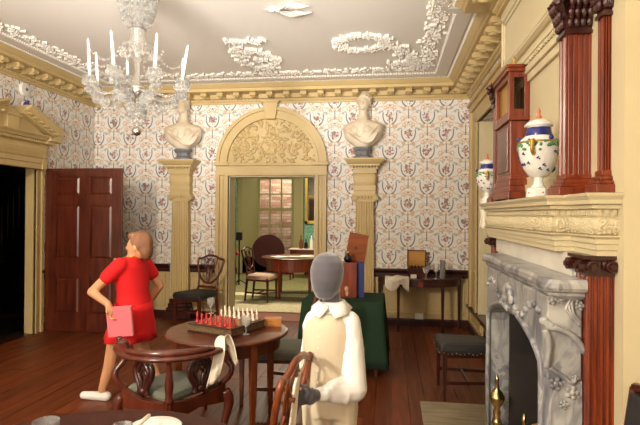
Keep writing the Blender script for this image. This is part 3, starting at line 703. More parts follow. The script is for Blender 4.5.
cv.tube(spline([onside(*p) for p in ((545,330),(549,342),(548,356),(546,368))],4), [.014]*13, 7)
for (x,y,r) in ((556,384,.026),(572,393,.026),(564,405,.018),(575,379,.014),(552,300,.02),(561,300,.016),(584,296,.02),(580,306,.018),(577,298,.016)):
    c = Vector(onside(x,y)); cv.ell(c,(r*.55,r*.5,r*.55),8,6)
    for j in range(5):
        a = j*1.257; cv.ell(c+Vector((r*.75*math.cos(a),.002,r*.75*math.sin(a))),(r*.45,r*.35,r*.45),7,5)
for q in range(3): cv.tube(spline([onside(*p) for p in ((580-3*q,290+3*q),(572-3*q,300+4*q),(574-2*q,314),(581,322+2*q))],4), .006, 6)
for s in (0,1):     # edge moulding of the opening
    pts = [(.672,y,z) for y,z in [(2.345,.05),(2.345,.5)]+archp[:7]]
    if s: pts = [(x,5.90-y,z) for x,y,z in pts]
    cv.tube(pts, .016, 8)
for k in range(7):
    a = PI*k/6; cv.ell((.665,2.95+.07*math.cos(a),1.14+.06*math.sin(a)),(.02,.022,.03),8,6)
for s in (0,1):
    for k in range(8):
        y = 2.33+.07*k; z = 1.14+.05*math.sin(k*.8); y = y if not s else 5.90-y
        cv.ell((.67,y,z),(.014,.03,.018),8,5)
cv.build('marble_carving', marble, ms, smooth=True, label='carved roses, scrolls and garland in grey marble')
MB(A_).box(.80,.815,2.37,3.95,1.335,1.438).box(.815,.915,2.37,3.95,1.26,1.438).build('white_slab', marble_w, ms, bev=.003)
# ---- cream mantel shelf above
mp_ = empty('mantelpiece', (.85,3.25,1.44), 0, 'cream stepped mantelpiece with dentils and cushion frieze above the marble surround', 'mantelpiece'); A_ = at((.85,3.25,1.44))
MP = [(BX,2.19),(.84,2.19),(.84,2.46),(.76,2.46),(.76,4.04),(.84,4.04),(.84,4.31),(BX,4.31)]
MB(A_).mould(MP, [(-.07,1.44),(0,1.44),(0,1.462),(.008,1.464),(.008,1.488),(.017,1.49),(.017,1.508),(.03,1.518),(.03,1.523),(-.07,1.523)]).build('architrave', cream_pale, mp_)
MB(A_).mould(MP, [(-.07,1.52),(.0,1.523),(.016,1.535),(.024,1.552),(.024,1.568),(.016,1.588),(0,1.600),(-.07,1.6)]).build('cushion_frieze', cream_pale, mp_)
m = MB(A_)
for a,b in zip(MP,MP[1:]):
    a,b = Vector(a),Vector(b); L = (b-a).length; t = (b-a).normalized(); nn = Vector((-t.y,t.x))
    for k in range(int(L*900)):
        p = a.lerp(b,random.random()); h = random.uniform(-1,1); o = .024*(1-h*h*.6); q = p+nn*o
        m.ell((q.x,q.y,1.561+h*.032),(.006,.006,.005),5,3)
m.build('frieze_carving', cream_pale, mp_, smooth=True, kind='stuff', label='fine carved leafwork on the frieze')
m = MB(A_)
for p,t in walk(offset_path(MP,.008),.024): m.box(p.x-.006,p.x+.006,p.y-.006,p.y+.006,1.606,1.628)
m.build('dentil_course', cream_pale, mp_, kind='stuff')
MB(A_).mould(MP, [(-.07,1.6),(.004,1.6),(.004,1.63),(.028,1.633),(.03,1.648),(.048,1.652),(.05,1.668),(.062,1.684),(.065,1.695),(-.07,1.695)]).box(.76,BX,2.46,4.04,1.6,1.695).box(.84,BX,2.19,4.31,1.6,1.695).build('mantel_shelf', cream_pale, mp_)
# ---- mahogany pilasters
def pier(x0, y0, y1, z0, z1, nf=4, nc=2):    # flutes on the room face (-X) and on the near end face (-Y)
    p = []
    def fl(a, b, n, along):                   # from a to b
        r = []; s = 1/n
        for k in range(n):
            for t,d in ((.22,0),(.32,.008),(.5,.010),(.68,.008),(.78,0)):
                q = a.lerp(b,(k+t)*s); r.append(q+along*d)
        return r
    A,B,C_,D = Vector((BX,y0)),Vector((x0,y0)),Vector((x0,y1)),Vector((BX,y1))
    p = [A]+fl(A,B,nf,Vector((0,1)))+[B]+fl(B,C_,nc,Vector((1,0)))+[C_]+fl(C_,D,nf,Vector((0,-1)))+[D]
    return [tuple(q) for q in p]
def leafcap(m, x0, y0, y1, z0, z1):
    d = x1 = BX; 
    for row,(zf,o) in enumerate(((.25,.012),(.55,.024),(.85,.040))):
        z = z0+(z1-z0)*zf
        for k in range(4):
            t = (k+.5)/4; m.ell((x0+(BX-x0)*t, y0-o, z),(.014,.014,.024),7,5); m.ell((x0+(BX-x0)*t, y0-o-.01, z+.018),(.012,.012,.010),6,4)
        for k in range(3):
            t = (k+.5)/3; m.ell((x0-o, y0+(y1-y0)*t, z),(.014,.016,.024),7,5); m.ell((x0-o-.01, y0+(y1-y0)*t, z+.018),(.012,.012,.010),6,4)
    m.tube([(x0-.05,y0-.05,z1-.03),(x0-.02,y0-.02,z1-.06)],[.02,.01],7); m.ell((x0-.05,y0-.045,z1-.028),(.026,.026,.022),8,6)
    m.box(x0-.045,BX,y0-.045,y1+.02,z1-.012,z1+.01)
def upper(x0,y0,y1,label):
    t = empty('pilaster', (x0,(y0+y1)/2,1.695), 0, label, 'pilaster'); T = at(t.location); t.location.z = 1.695
    MB(T).prism(pier(x0,y0,y1,0,0,5 if x0 < .84 else 3,2), 1.79, 2.45).build('shaft', mahog_red, t)
    b = MB(T); e = .0
    for z0_,z1_,o in ((1.695,1.735,.045),(1.735,1.750,.035),(1.75,1.77,.022),(1.77,1.795,.01)): b.box(x0-o,BX,y0-o,y1+o*.4,z0_,z1_)
    b.build('pilaster_base', mahog_dark if False else mahog_red, t, bev=.005)
    c = MB(T).box(x0-.004,BX,y0-.004,y1,2.445,2.60).box(x0-.014,BX,y0-.014,y1,2.44,2.455)
    leafcap(c, x0, y0, y1, 2.455, 2.60); c.build('capital', mahog_dark, t, smooth=False, label='dark carved leaf capital')
upper(.805,2.46,2.56,'broad fluted red mahogany pilaster standing on the mantel beside the large urn')
upper(.884,2.25,2.31,'narrow fluted mahogany pilaster standing on the nearest end of the mantel')
upper(.805,4.02,4.11,'fluted mahogany pilaster mostly hidden behind the clock on the mantel')
def lower(y0,y1,label):   # stands close behind the marble
    x0 = .818; t = empty('pilaster', (x0,(y0+y1)/2,0), 0, label, 'pilaster'); T = at(t.location)
    MB(T).prism(pier(x0,y0,y1,0,0,4,3), .16, 1.36).build('shaft', mahog_red, t)
    b = MB(T)
    for z0_,z1_,o in ((0,.11,.03),(.11,.14,.02),(.14,.165,.01)): b.box(x0,BX,y0-o,y1,z0_,z1_)
    b.build('pilaster_base', mahog_red, t, bev=.005)
    c = MB(T).box(x0-.03,BX,y0-.02,y1+.02,1.425,1.44).box(x0-.005,BX,y0-.005,y1,1.355,1.43)
    for (xx,yy) in ((x0-.028,y0+.0),(BX-.028,y0-.022)): pass
    for xx in (x0+.004,BX-.018):
        c.tube([(xx,y0-.03,1.395),(xx,y0+.02,1.395)],.026,10); c.tube([(xx,y0-.04,1.395),(xx,y0-.02,1.395)],.012,8)
        c.tube([(xx+.02*math.cos(k),y0-.03,1.395+.02*math.sin(k)) for k in [j*.5 for j in range(12)]],.005,5)
    for yy in (y0+.012,y1-.012):
        c.tube([(x0-.045,yy,1.395),(x0+.02,yy,1.395)],.026,10); c.tube([(x0-.055,yy,1.395),(x0-.03,yy,1.395)],.012,8)
    for k in range(3): c.ell((x0+.03+.02*k,y0-.015,1.40),(.01,.012,.018),7,5)
    c.build('ionic_capital', mahog_dark, t, label='dark carved ionic capital')
lower(2.21,2.36,'fluted red mahogany pilaster at near side of the marble fire surround')
lower(4.09,4.24,'mahogany pilaster at the far side of the marble fire surround')
# ---- clock on the mantel
cx0, cy0, cy1 = .795, 3.50, 3.90
ck = empty('mantel_clock', (.855,3.70,1.695), 0, 'tall red mahogany case clock standing between the two urns on the mantel', 'clock'); T = at(ck.location)
b = MB(T)
for z0_,z1_,o in ((1.715,1.76,.06),(1.76,1.80,.045),(1.80,1.84,.03),(1.84,1.87,.015)): b.box(cx0-o*.4,BX-.003,cy0-o,cy1+o,z0_,z1_)
b.build('clock_base', mahog_red, ck, bev=.005)
for yy in (cy0-.05,cy1-.02):
    for xx in (cx0-.02,BX-.075): MB(T).box(xx,xx+.06,yy,yy+.07,1.695,1.72).build('foot', mahog_dark, ck, bev=.006)
MB(T).box(cx0,BX-.004,cy0,cy1,1.865,2.235).build('trunk', mahog_red, ck, bev=.004)
MB(T).box(cx0-.008,cx0+.002,cy0+.06,cy1-.06,1.90,2.20).build('trunk_door', mahog, ck, bev=.004)
h = MB(T).box(cx0-.02,BX-.002,cy0-.025,cy1+.025,2.235,2.26).box(cx0-.03,BX-.002,cy0-.035,cy1+.035,2.555,2.58).box(cx0-.035,BX-.002,cy0-.045,cy1+.045,2.58,2.60)
for (xa,xb,ya,yb) in ((cx0-.015,cx0+.02,cy0-.02,cy0+.02),(BX-.035,BX-.004,cy0-.02,cy0+.02),(cx0-.015,cx0+.02,cy1-.02,cy1+.02),(BX-.035,BX-.004,cy1-.02,cy1+.02)): h.box(xa,xb,ya,yb,2.25,2.56)
h.box(cx0+.02,BX-.035,cy0-.015,cy0+.02,2.26,2.31).box(cx0+.02,BX-.035,cy0-.015,cy0+.02,2.52,2.56).box(BX-.01,BX-.004,cy0,cy1,2.26,2.56)
h.box(cx0-.013,cx0+.01,cy0+.02,cy1-.02,2.26,2.30).box(cx0-.013,cx0+.01,cy0+.02,cy1-.02,2.52,2.56).build('hood', mahog_red, ck, bev=.003); hood = [q for q in bpy.data.objects if q.name == 'hood'][0]
MB(T).box(cx0+.02,BX-.035,cy0-.006,cy0-.002,2.31,2.52).build('side_glass', pane_m, hood)
MB(T).box(cx0+.012,cx0+.016,cy0+.03,cy1-.03,2.29,2.53).build('dial', gilt, hood, label='brass clock dial')
for yy,zz in ((cy0-.01,2.60),(cy1+.01,2.60)): MB(T).lathe([(.008,0),(.012,.012),(.005,.02),(.011,.035),(.002,.06)], (cx0+.02,yy,zz), 8).build('finial', gilt, hood, smooth=True)
mv = MB(T).box(cx0+.05,BX-.03,cy0+.12,cy1-.12,2.30,2.5); mv.build('movement', hinge_m, hood)
# ---- porcelain urns
def urn(loc, sc, rz, label):
    t = empty('porcelain_urn', loc, rz, label, 'urn', 'urns on the mantel'); t.scale = (sc,)*3
    pli = MB().lathe([(.055,0),(.062,.006),(.062,.045),(.055,.05),(.03,.052)], seg=8).build('plinth', porcelain, t)
    MB().lathe([(.03,.05),(.04,.055),(.026,.07),(.022,.095),(.03,.11)], seg=20).build('foot', porcelain, t, smooth=True)
    bod = MB().lathe([(.02,.10),(.05,.115),(.073,.15),(.090,.20),(.098,.25),(.097,.275),(.088,.295),(.07,.31),(.058,.33),(.055,.355),(.06,.365)], seg=28).build('body', porcelain, t, smooth=True)
    MB().lathe([(.0985,.276),(.1015,.281),(.0985,.286),(.09,.286),(.09,.276)], seg=28).build('rim_band', gilt, bod, smooth=True)
    MB().lathe([(.068,.313),(.0690,.315),(.0605,.333),(.0585,.356),(.056,.357)], seg=28).build('blue_collar', blue_p, bod, smooth=True)
    lid = MB().lathe([(.068,.363),(.07,.368),(.062,.38),(.045,.393),(.02,.402),(.008,.406)], seg=24).build('lid', porcelain, t, smooth=True)
    MB().lathe([(.010,.402),(.014,.415),(.007,.425),(.010,.44),(.002,.46)], seg=8).build('lid_finial', coral_p, lid, smooth=True)
    for s in (-1,1): MB().tube(spline([(s*.092,0,.285),(s*.118,0,.27),(s*.122,0,.235),(s*.095,0,.215)],4),.009,7).ell((s*.112,0,.275),(.014,.014,.016),8,6).build('handle', gilt, bod, smooth=True)
    g = MB()
    for k in range(90):
        a = random.uniform(0,2*PI); dz = random.uniform(-.028,.028)*abs(math.cos(2*a))+random.uniform(-.008,.008)
        z = .262+dz; r = .0985 if z < .28 else .093
        if z > .29: continue
        g.ell((r*math.cos(a),r*math.sin(a),z),(.008,.008,.007),5,4)
    g.build('green_garland', green_p, bod, smooth=True, kind='stuff')
    bsp = MB(); csp = MB(); BP = [(.02,.10),(.05,.115),(.073,.15),(.090,.20),(.098,.25),(.097,.275)]
    for k in range(26):
        a = k*2.399; z = random.uniform(.135,.235); r = .003+[v0+(v1-v0)*(z-h0)/(h1-h0) for (v0,h0),(v1,h1) in zip(BP,BP[1:]) if h0 <= z <= h1][0]
        for j in range(3): bsp.ell((r*math.cos(a+.06*j),r*math.sin(a+.06*j),z+.005*math.sin(j*2.)),(.005,.005,.004),5,4)
    bsp.build('blue_sprigs', blue_p, bod, smooth=True, kind='stuff')
    for k in range(10): a = k*.628; csp.ell((.0555*math.cos(a),.0555*math.sin(a),.026+.008*(k%2)),(.007,.007,.006),6,4)
    csp.build('plinth_flowers', coral_p, pli, smooth=True, kind='stuff')
    for k in range(3):
        a = k*2.094+.9+PI; q = MB().ell((.094*math.cos(a),.094*math.sin(a),.298),(.012,.012,.014),8,6); q.build('flower', blue_p, bod, smooth=True)
    return t
urn((.775,2.78,1.695), 1.03, R(60), 'large white porcelain urn with green garland in front of the clock')
urn((.785,4.235,1.695), .90, R(80), 'small-looking white porcelain urn at the far end of the mantel')
# ---- cloth hanging below the far mantel end
def fold(u,v): return (.755+.075*u+.01*math.sin(v*3), 4.40+.012*math.sin(u*9), 1.68-v*.17*(1-.35*u*u)-.03*math.sin(u*3))
tag(MB().grid(fold,10,8).build('hanging_cloth', linen, smooth=True, solid=.006), 'white cloth hanging under the far end of the mantel', 'cloth')
# ---- hearth, andirons, log
hs = empty('hearth', (.6,3.4,0), 0, 'pale grey hearth slab of long strips before the fireplace', 'hearth', kind='structure')
for k in range(7):
    y0 = 2.1+.33*k; MB(at(hs.location)).box(.27,BX+.5 if 2.7<y0<3.6 else .93,y0,y0+.326,-.001,.012+.002*(k%2)).build('slab', hearth_m, hs, bev=.003)
def andiron(x,y,label):
    t = empty('andiron', (x,y,.014), 0, label, 'andiron', 'brass andirons'); t.scale = (1.15,1.15,1.17)
    MB().lathe([(.035,.10),(.04,.11),(.022,.13),(.022,.20),(.03,.21),(.024,.225),(.018,.24),(.022,.27),(.014,.29),(.03,.32),(.042,.345),(.042,.355),(.03,.38),(.012,.40),(.014,.41),(.006,.43),(.012,.445),(.003,.48)], seg=14).build('shaft', brass, t, smooth=True)
    for s in (-1,1): MB().tube(spline([(0,s*.01,.12),(-.02,s*.06,.11),(-.03,s*.09,.05),(-.04,s*.11,.012),(-.05,s*.12,.008)],3),[.018]*4+[.014]*4+[.012]*4+[.014],8).build('leg', brass, t, smooth=True)
    MB().box(.0,.42,-.012,.012,.10,.124).box(.39,.42,-.012,.012,0,.12).build('log_bar', dark_m, t)
andiron(.70,3.40,'brass andiron before the far marble jamb')
andiron(.70,2.74,'brass andiron nearest the near marble jamb')
tag(MB().tube([(.72,2.77,.16),(.72,3.37,.16)],.010,8).build('andiron_rail', brass, smooth=True), 'brass cross rail lying between the two andirons', 'rail')
lg = MB(); lg.tube([(.90,2.45,.235),(.95,2.9,.22),(.95,3.4,.215)],[.062,.07,.06],12); tag(lg.build('firewood_log', log_m, smooth=False), 'long split log across the andirons', 'log', 'logs in the fireplace')
lg = MB(); lg.tube([(.80,2.74,.44),(.93,3.05,.36)],[.055,.06],12); tag(lg.build('firewood_log', log_m, smooth=False), 'short pale log lying on top of the long log', 'log', 'logs in the fireplace')
# ============================================================ BUSTS
def bust(loc, rz, label, lady):
    t = empty('bust', loc, rz, label, 'bust'); t.scale = (1.03,1.03,1.02)
    MB().lathe([(.135,0),(.135,.03),(.12,.04),(.10,.05),(.10,.10),(.125,.125),(.135,.135),(.135,.16)], seg=8, sy=.8).build('socle', slate, t)
    m = MB()
    m.stack([(0,0,.155,.09,.07),(0,0,.185,.12,.09),(0,0,.23,.19,.105),(0,0,.29,.245,.115),(0,0,.36,.27,.12),(0,0,.43,.282,.12),(0,.0,.475,.268,.112),(0,.005,.51,.21,.095),(0,.01,.535,.13,.08),(0,.012,.56,.08,.07),(0,.012,.64,.06,.06)],24,2.4)
    m.ell((-.09,-.085,.39),(.075,.06,.075),12,8); m.ell((.09,-.085,.39),(.075,.06,.075),12,8)
    m.caps((0,.01,.56),(.01,-.005,.72),.064,.058); hx = .02 if lady else -.015
    m.ell((hx,-.02,.775),(.078,.095,.115),14,10); m.ell((hx,.025,.815),(.10,.11,.095),14,10)
    m.caps((hx,-.10,.80),(hx,-.118,.765),.012,.016); m.ell((hx,-.085,.70),(.03,.03,.02),8,6); m.ell((hx,-.09,.735),(.028,.02,.008),8,6)
    for s in (-1,1): m.ell((hx+s*.03,-.088,.81),(.016,.012,.006),8,6)
    if lady:
        for k in range(14): a = k*.45; m.ell((hx+.085*math.cos(a),.02+.085*math.sin(a),.86+.02*math.sin(3*a)),(.03,.03,.03),8,6)
        m.lathe([(.07,.88),(.08,.90),(.06,.93),(.03,.95),(.001,.96)], (hx,.03,0), 12)
    else:
        for k in range(22): a = k*2.4; m.ell((hx+.075*math.cos(a),.03+.075*math.sin(a),.80+.008*k*.6),(.03,.03,.028),8,6)
    # drapery folds
    for q in range(6): m.tube(spline([(-.25+.03*q,-.05-.015*q,.45-.01*q),(-.15+.03*q,-.13,.36-.025*q),(.0+.03*q,-.14,.28-.012*q),(.14+.02*q,-.12,.30+.01*q)],4),.014,6)
    for q in range(4): m.tube(spline([(.24-.02*q,-.05,.46),(.17-.03*q,-.135,.36),(.1-.04*q,-.135,.25)],4),.014,6)
    m.build('figure', bust_m, t, remesh=.008, sm=1)
bust((PILX[0]+.06,YB-.15,2.41), R(8), 'white marble bust with bare chest on the left pilaster behind the chandelier', False)
bust((PILX[1]-.035,YB-.15,2.41), R(-10), 'white marble draped bust of a crowned lady on the right pilaster', True)
# ============================================================ CHANDELIER
CY = 3.85; cc = ay(137,90,CY); CX = cc.x
ch = empty('chandelier', (CX,CY,ay(137,136,CY).z), 0, 'crystal glass chandelier hung with cut drops below the ceiling', 'chandelier'); Z0 = ch.location.z
def cz(y): return ay(137,y,CY).z-Z0
MB().lathe([(.001,0),(.028,.010),(.040,.038),(.028,.066),(.006,.078)], seg=16).build('bottom_ball', silver_ball, ch, smooth=True)
MB().lathe([(.006,cz(128)),(.012,cz(126)),(.008,cz(122)),(.016,cz(118)),(.03,cz(112)),(.012,cz(106)),(.02,cz(103)),(.014,cz(100)),(.022,cz(92)),(.02,cz(70)),(.026,cz(60)),(.022,cz(52)),(.014,cz(40)),(.02,cz(30)),(.03,cz(15)),(.018,cz(5)),(.014,cz(0)+.1)], seg=12).build('glass_stem', crystal, ch, smooth=True)
MB().lathe([(.012,cz(103)),(.03,cz(100)),(.06,cz(93)),(.072,cz(88)),(.06,cz(86)),(.02,cz(85))], seg=20).build('receiver_bowl', silver_ball, ch, smooth=True)
MB().lathe([(.03,cz(62)),(.055,cz(55)),(.066,cz(42)),(.062,cz(31)),(.075,cz(29)),(.06,cz(31)),(.055,cz(45)),(.03,cz(58))], seg=18).build('glass_urn', crystal, ch, smooth=True)
MB().lathe([(.008,cz(0)+.05),(.008,ZC-Z0-.03),(.06,ZC-Z0-.02),(.06,ZC-Z0)], seg=10).build('suspension_rod', silver_ball, ch)
def drop(m, x, y, z, h):
    h *= 1.25; m.lathe([(.001,0),(h*.3,-h*.4),(h*.34,-h*.62),(h*.2,-h*.9),(.001,-h)], (x,y,z), 6)
    m.ell((x,y,z+h*.12),h*.13,5,4)
def tier(name, rad, z, n, h, rows=1, label=None):
    m = MB()
    for q in range(rows):
        for k in range(n):
            a = 2*PI*(k+.5*(q%2))/n; rr = rad*(1-.12*q); drop(m, rr*math.cos(a), rr*math.sin(a), z-q*h*.8, h*random.uniform(.85,1.1))
    m.build(name, crystal, ch, kind='stuff', label=label)
MB().lathe([(.02,cz(6)),(.12,cz(2)),(.135,cz(-2)),(.12,cz(0)),(.02,cz(3))], seg=20).build('upper_dish', crystal, ch, smooth=True)
tier('upper_drops', .14, cz(1), 18, .06, 3, 'tiers of crystal drops around the top of the stem')
tier('upper_drops', .10, cz(14), 12, .055, 2); tier('upper_drops', .15, cz(-8), 18, .06, 2)
tier('lower_drops', .075, cz(101), 12, .05, 3, 'crystal drops below the silvered bowl'); tier('lower_drops', .05, cz(118), 8, .045, 1)
MB().tube([(.12*math.cos(2*PI*k/24),.12*math.sin(2*PI*k/24),cz(47)) for k in range(24)],.010,6,closed=True).build('glass_ring', crystal, ch, smooth=True)
tier('ring_drops', .12, cz(50), 16, .05, 1)
cand = [(90,75,0.0,38,88,'leftmost candle'),(98,85,.28,52,96,'second candle from the left'),(114,65,-.28,30,111,'tall candle left of the stem'),(128,75,.38,57,127,'short-looking candle close behind the stem'),
        (155,67,-.26,33,157,'candle right of the stem'),(183,79,.16,58,183,'short candle at the right end'),(182,80,-.06,45,188,'leaning candle at the right end')]
for i,(x,y,dy_,yt,xt,lb) in enumerate(cand):
    p = ay(x,y,CY+dy_); q = p-ch.location; top = ay(xt,yt,CY+dy_)
    n2 = Vector((q.x,q.y)); dirv = n2.normalized(); rr = n2.length
    pts = spline([(dirv.x*.03,dirv.y*.03,cz(90)),(dirv.x*rr*.35,dirv.y*rr*.35,q.z-.13),(dirv.x*rr*.75,dirv.y*rr*.75,q.z-.15),(q.x,q.y,q.z-.045)],6)
    arm = MB().tube(pts,.011,7).build('arm', crystal, ch, smooth=True)
    MB().lathe([(.008,-.05),(.012,-.03),(.045,-.018),(.05,-.012),(.014,-.014),(.017,.02),(.014,.02)], tuple(q), 14).build('candle_cup', crystal, arm, smooth=True)
    m = MB()
    for k in range(9): a = 2*PI*k/9; drop(m, q.x+.047*math.cos(a), q.y+.047*math.sin(a), q.z-.022, .05)
    for k in range(13): pq = pts[4+k]; drop(m, pq.x+random.uniform(-.015,.015), pq.y+random.uniform(-.015,.015), pq.z-.012, random.uniform(.045,.08))
    for k in range(8): a = random.uniform(0,6.3); drop(m, q.x+.03*math.cos(a), q.y+.03*math.sin(a), q.z-.07-random.random()*.05, .045)
    m.build('arm_drops', crystal, arm, kind='stuff')
    c = MB(); d = (top-p); c.tube([p+Vector((0,0,-.012)),p+d*.6,p+d*.95,top],[.0125,.0115,.008,.003],10)
    tag(c.build('candle', wax, smooth=True), 'white wax %s on the chandelier' % lb, 'candle', 'candles of the chandelier')
for k in range(8):   # festoons between the stem ring and the arms
    a = 2*PI*k/8+.2; m = MB()
    for j in range(12): t = j/11; r = .12+.26*t; z = cz(47)-.10*math.sin(t*PI)-t*.12; m.ell((r*math.cos(a),r*math.sin(a),z),.011,6,4)
    m.build('bead_chain', crystal, ch, kind='stuff')
# ============================================================ FURNITURE
def tapered_leg(m, x, y, z0, z1, w0, w1, dx=0, dy=0):
    m.loft([[(x+dx-w0,y+dy-w0,z0),(x+dx+w0,y+dy-w0,z0),(x+dx+w0,y+dy+w0,z0),(x+dx-w0,y+dy+w0,z0)],[(x-w1,y-w1,z1),(x+w1,y-w1,z1),(x+w1,y+w1,z1),(x-w1,y+w1,z1)]]); return m
def side_chair(loc, rz, label, seat_mat, wood=None, style='shield', w=1.0, nails=False, group='dining chairs'):
    wood = wood or mahog; t = empty('side_chair', loc, rz, label, 'chair', group)
    W2 = .235*w
    for s in (-1,1):
        tapered_leg(MB(), s*W2*.95, -.21, 0, .43, .013, .02).build('leg', wood, t, bev=.002)
        tapered_leg(MB(), s*W2*.75, .20, 0, .45, .014, .019, dy=.05).build('leg', wood, t, bev=.002)
    MB().box(-W2,W2,-.23,-.21,.37,.435).box(-W2*.8,W2*.8,.19,.215,.37,.435).loft([[(-W2,-.23,.37),(-W2+.02,-.23,.37),(-W2*.8+.02,.21,.37),(-W2*.8,.21,.37)],[(-W2,-.23,.435),(-W2+.02,-.23,.435),(-W2*.8+.02,.21,.435),(-W2*.8,.21,.435)]]).loft([[(W2-.02,-.23,.37),(W2,-.23,.37),(W2*.8,.21,.37),(W2*.8-.02,.21,.37)],[(W2-.02,-.23,.435),(W2,-.23,.435),(W2*.8,.21,.435),(W2*.8-.02,.21,.435)]]).build('seat_rail', wood, t)
    q = MB(); rg = []
    for z,e in ((.40,.012),(.44,.015),(.465,.008),(.482,-.02),(.49,-.07),(.494,-.14)):
        pts = []
        for x,y in ((-W2,-.235),(0,-.25),(W2,-.235),(W2*.92,0),(W2*.8,.205),(0,.205),(-W2*.8,.205),(-W2*.92,0)):
            l = math.hypot(x,y); pts.append((x*(1+e/l),y*(1+e/l),z))
        rg.append(pts)
    q.loft(rg); st_ = q.build('seat', seat_mat, t, smooth=False, bev=.008)
    if nails:
        n = MB()
        for k in range(13):
            for yy in (0,):
                u = -.22+.42*k/12; zz = .418-.012*abs(math.sin(k*PI/3))
                n.ell((-W2*(.99-.1*(k/12))-.014,u,zz),.005,5,4); n.ell((W2*(.99-.1*(k/12))+.014,u,zz),.005,5,4); n.ell((-W2+2*W2*k/12,-.255,zz),.005,5,4)
        n.build('nail_trim', brass, st_, kind='stuff')
    for s in (-1,1): MB().loft([[(s*W2*.95-.008,-.2,.14),(s*W2*.95+.008,-.2,.14),(s*W2*.76+.008,.22,.14),(s*W2*.76-.008,.22,.14)],[(s*W2*.95-.008,-.2,.17),(s*W2*.95+.008,-.2,.17),(s*W2*.76+.008,.22,.17),(s*W2*.76-.008,.22,.17)]]).build('stretcher', wood, t)
    MB().box(-W2*.87,W2*.87,-.01,.008,.145,.165).build('stretcher', wood, t)
    def bk(x,z): return (x*w, .205+.10*max(0,(z-.45)/.52)**1.2, z)
    for s in (-1,1): MB().tube([bk(s*.178,.43),bk(s*.172,.52),bk(s*.172,.62),bk(s*.185,.69)],[.019,.016,.014,.012],8).build('stile', wood, t, smooth=True)
    if style in ('shield','hoop'):
        if style == 'shield': o = [(0,.975),(.07,.97),(.13,.945),(.19,.925),(.232,.928),(.236,.87),(.215,.77),(.17,.68),(.10,.605),(0,.572)]
        else: o = [(0,.985),(.10,.97),(.175,.925),(.215,.85),(.215,.76),(.19,.68),(.12,.61),(0,.575)]
        out = o+[(-x,z) for x,z in reversed(o[1:-1])]
        cl = [bk(x,z) for x,z in out]; pts = []
        n = len(cl)
        for i in range(n):
            p0,p1,p2,p3 = [Vector(cl[(i+k)%n]) for k in (-1,0,1,2)]
            for k in range(3): tt = k/3; pts.append(.5*((2*p1)+(p2-p0)*tt+(2*p0-5*p1+4*p2-p3)*tt*tt+(3*p1-p0-3*p2+p3)*tt**3))
        MB().tube(pts,.0165,8,closed=True).build('shield_frame' if style == 'shield' else 'hoop_frame', wood, t, smooth=True)
        s_ = MB()
        s_.tube(spline([bk(0,.58),bk(0,.70),bk(0,.80)],4),.012,7,flat=2.0)
        for s in (-1,1):
            s_.tube(spline([bk(s*.012,.59),bk(s*.045,.68),bk(s*.03,.76),bk(s*.075,.84),bk(s*.05,.90),bk(0,.93)],5),.009,6)
            s_.tube(spline([bk(s*.02,.72),bk(s*.07,.76),bk(s*.10,.83),bk(s*.12,.94)],5),.008,6)
        s_.tube([bk(.045*math.cos(k*.52),.855+.05*math.sin(k*.52)) for k in range(12)],.007,6,closed=True)
        s_.ell(bk(0,.72),(.035,.012,.03),10,6); s_.ell(bk(0,.63),(.022,.012,.04),8,6)
        s_.build('pierced_splat', wood, t, smooth=True)
        MB().box(-.17*w,.17*w,.21,.228,.50,.535).build('back_rail', wood, t, bev=.003)
    else:
        for s in (-1,1): MB().tube([bk(s*.185,.66),bk(s*.2,.80),bk(s*.215,.96)],[.018,.018,.02],8).build('stile', wood, t, smooth=True)
        MB().tube([bk(-.215,.96),bk(-.1,.985),bk(.1,.985),bk(.215,.96)],.02,8).build('crest_rail', wood, t, smooth=True)
        MB().loft([[bk(-.185,.60),bk(.185,.60),bk(.205,.95),bk(-.205,.95)],[(x,y-.03,z) for x,y,z in (bk(-.185,.60),bk(.185,.60),bk(.205,.95),bk(-.205,.95))]]).build('back_pad', seat_mat, t, bev=.01)
    return t
p = ay(198,300,6.95)
side_chair((p.x-.02,6.98,0), R(-20), 'shield-back chair with black seat before the left pilaster', black_up)
p = az(463,341,.47)
side_chair((p.x+.02,p.y,0), R(-88), 'black-seated chair with nail trim beside the marble fireplace', black_up, wood=mahog_dark, nails=True, w=.95)
p = az(286,344,.48)
side_chair((p.x,p.y,0), R(-92), 'hoop-back chair with grey-green seat behind the child mannequin', grey_up, style='hoop')
p0 = ay(281,400,1.98); p1 = ay(308,380,2.38); mid = (p0+p1)/2; d = (p1-p0); ang = math.atan2(d.y,d.x)   # back runs near-left to far-right
rz = ang-PI; fwd = Vector((math.sin(rz),-math.cos(rz)))
FGC = (mid.x+fwd.x*.29, mid.y+fwd.y*.29, 0)
fgc = side_chair(FGC, rz, 'shield-back mahogany chair held by the mannequin at the foreground table', grey_up, wood=mahog_brown, w=.93)
p = ay(262,290,9.15)
side_chair((p.x,9.1,.013), R(82), 'shield-back chair with striped seat in the room beyond the arch', stripe_up)
p = az(637,386,.985)
side_chair((p.x-.25,p.y-.20,0), R(-82), 'mahogany chair with dark padded back cut by the lower right corner', black_up, style='pad')
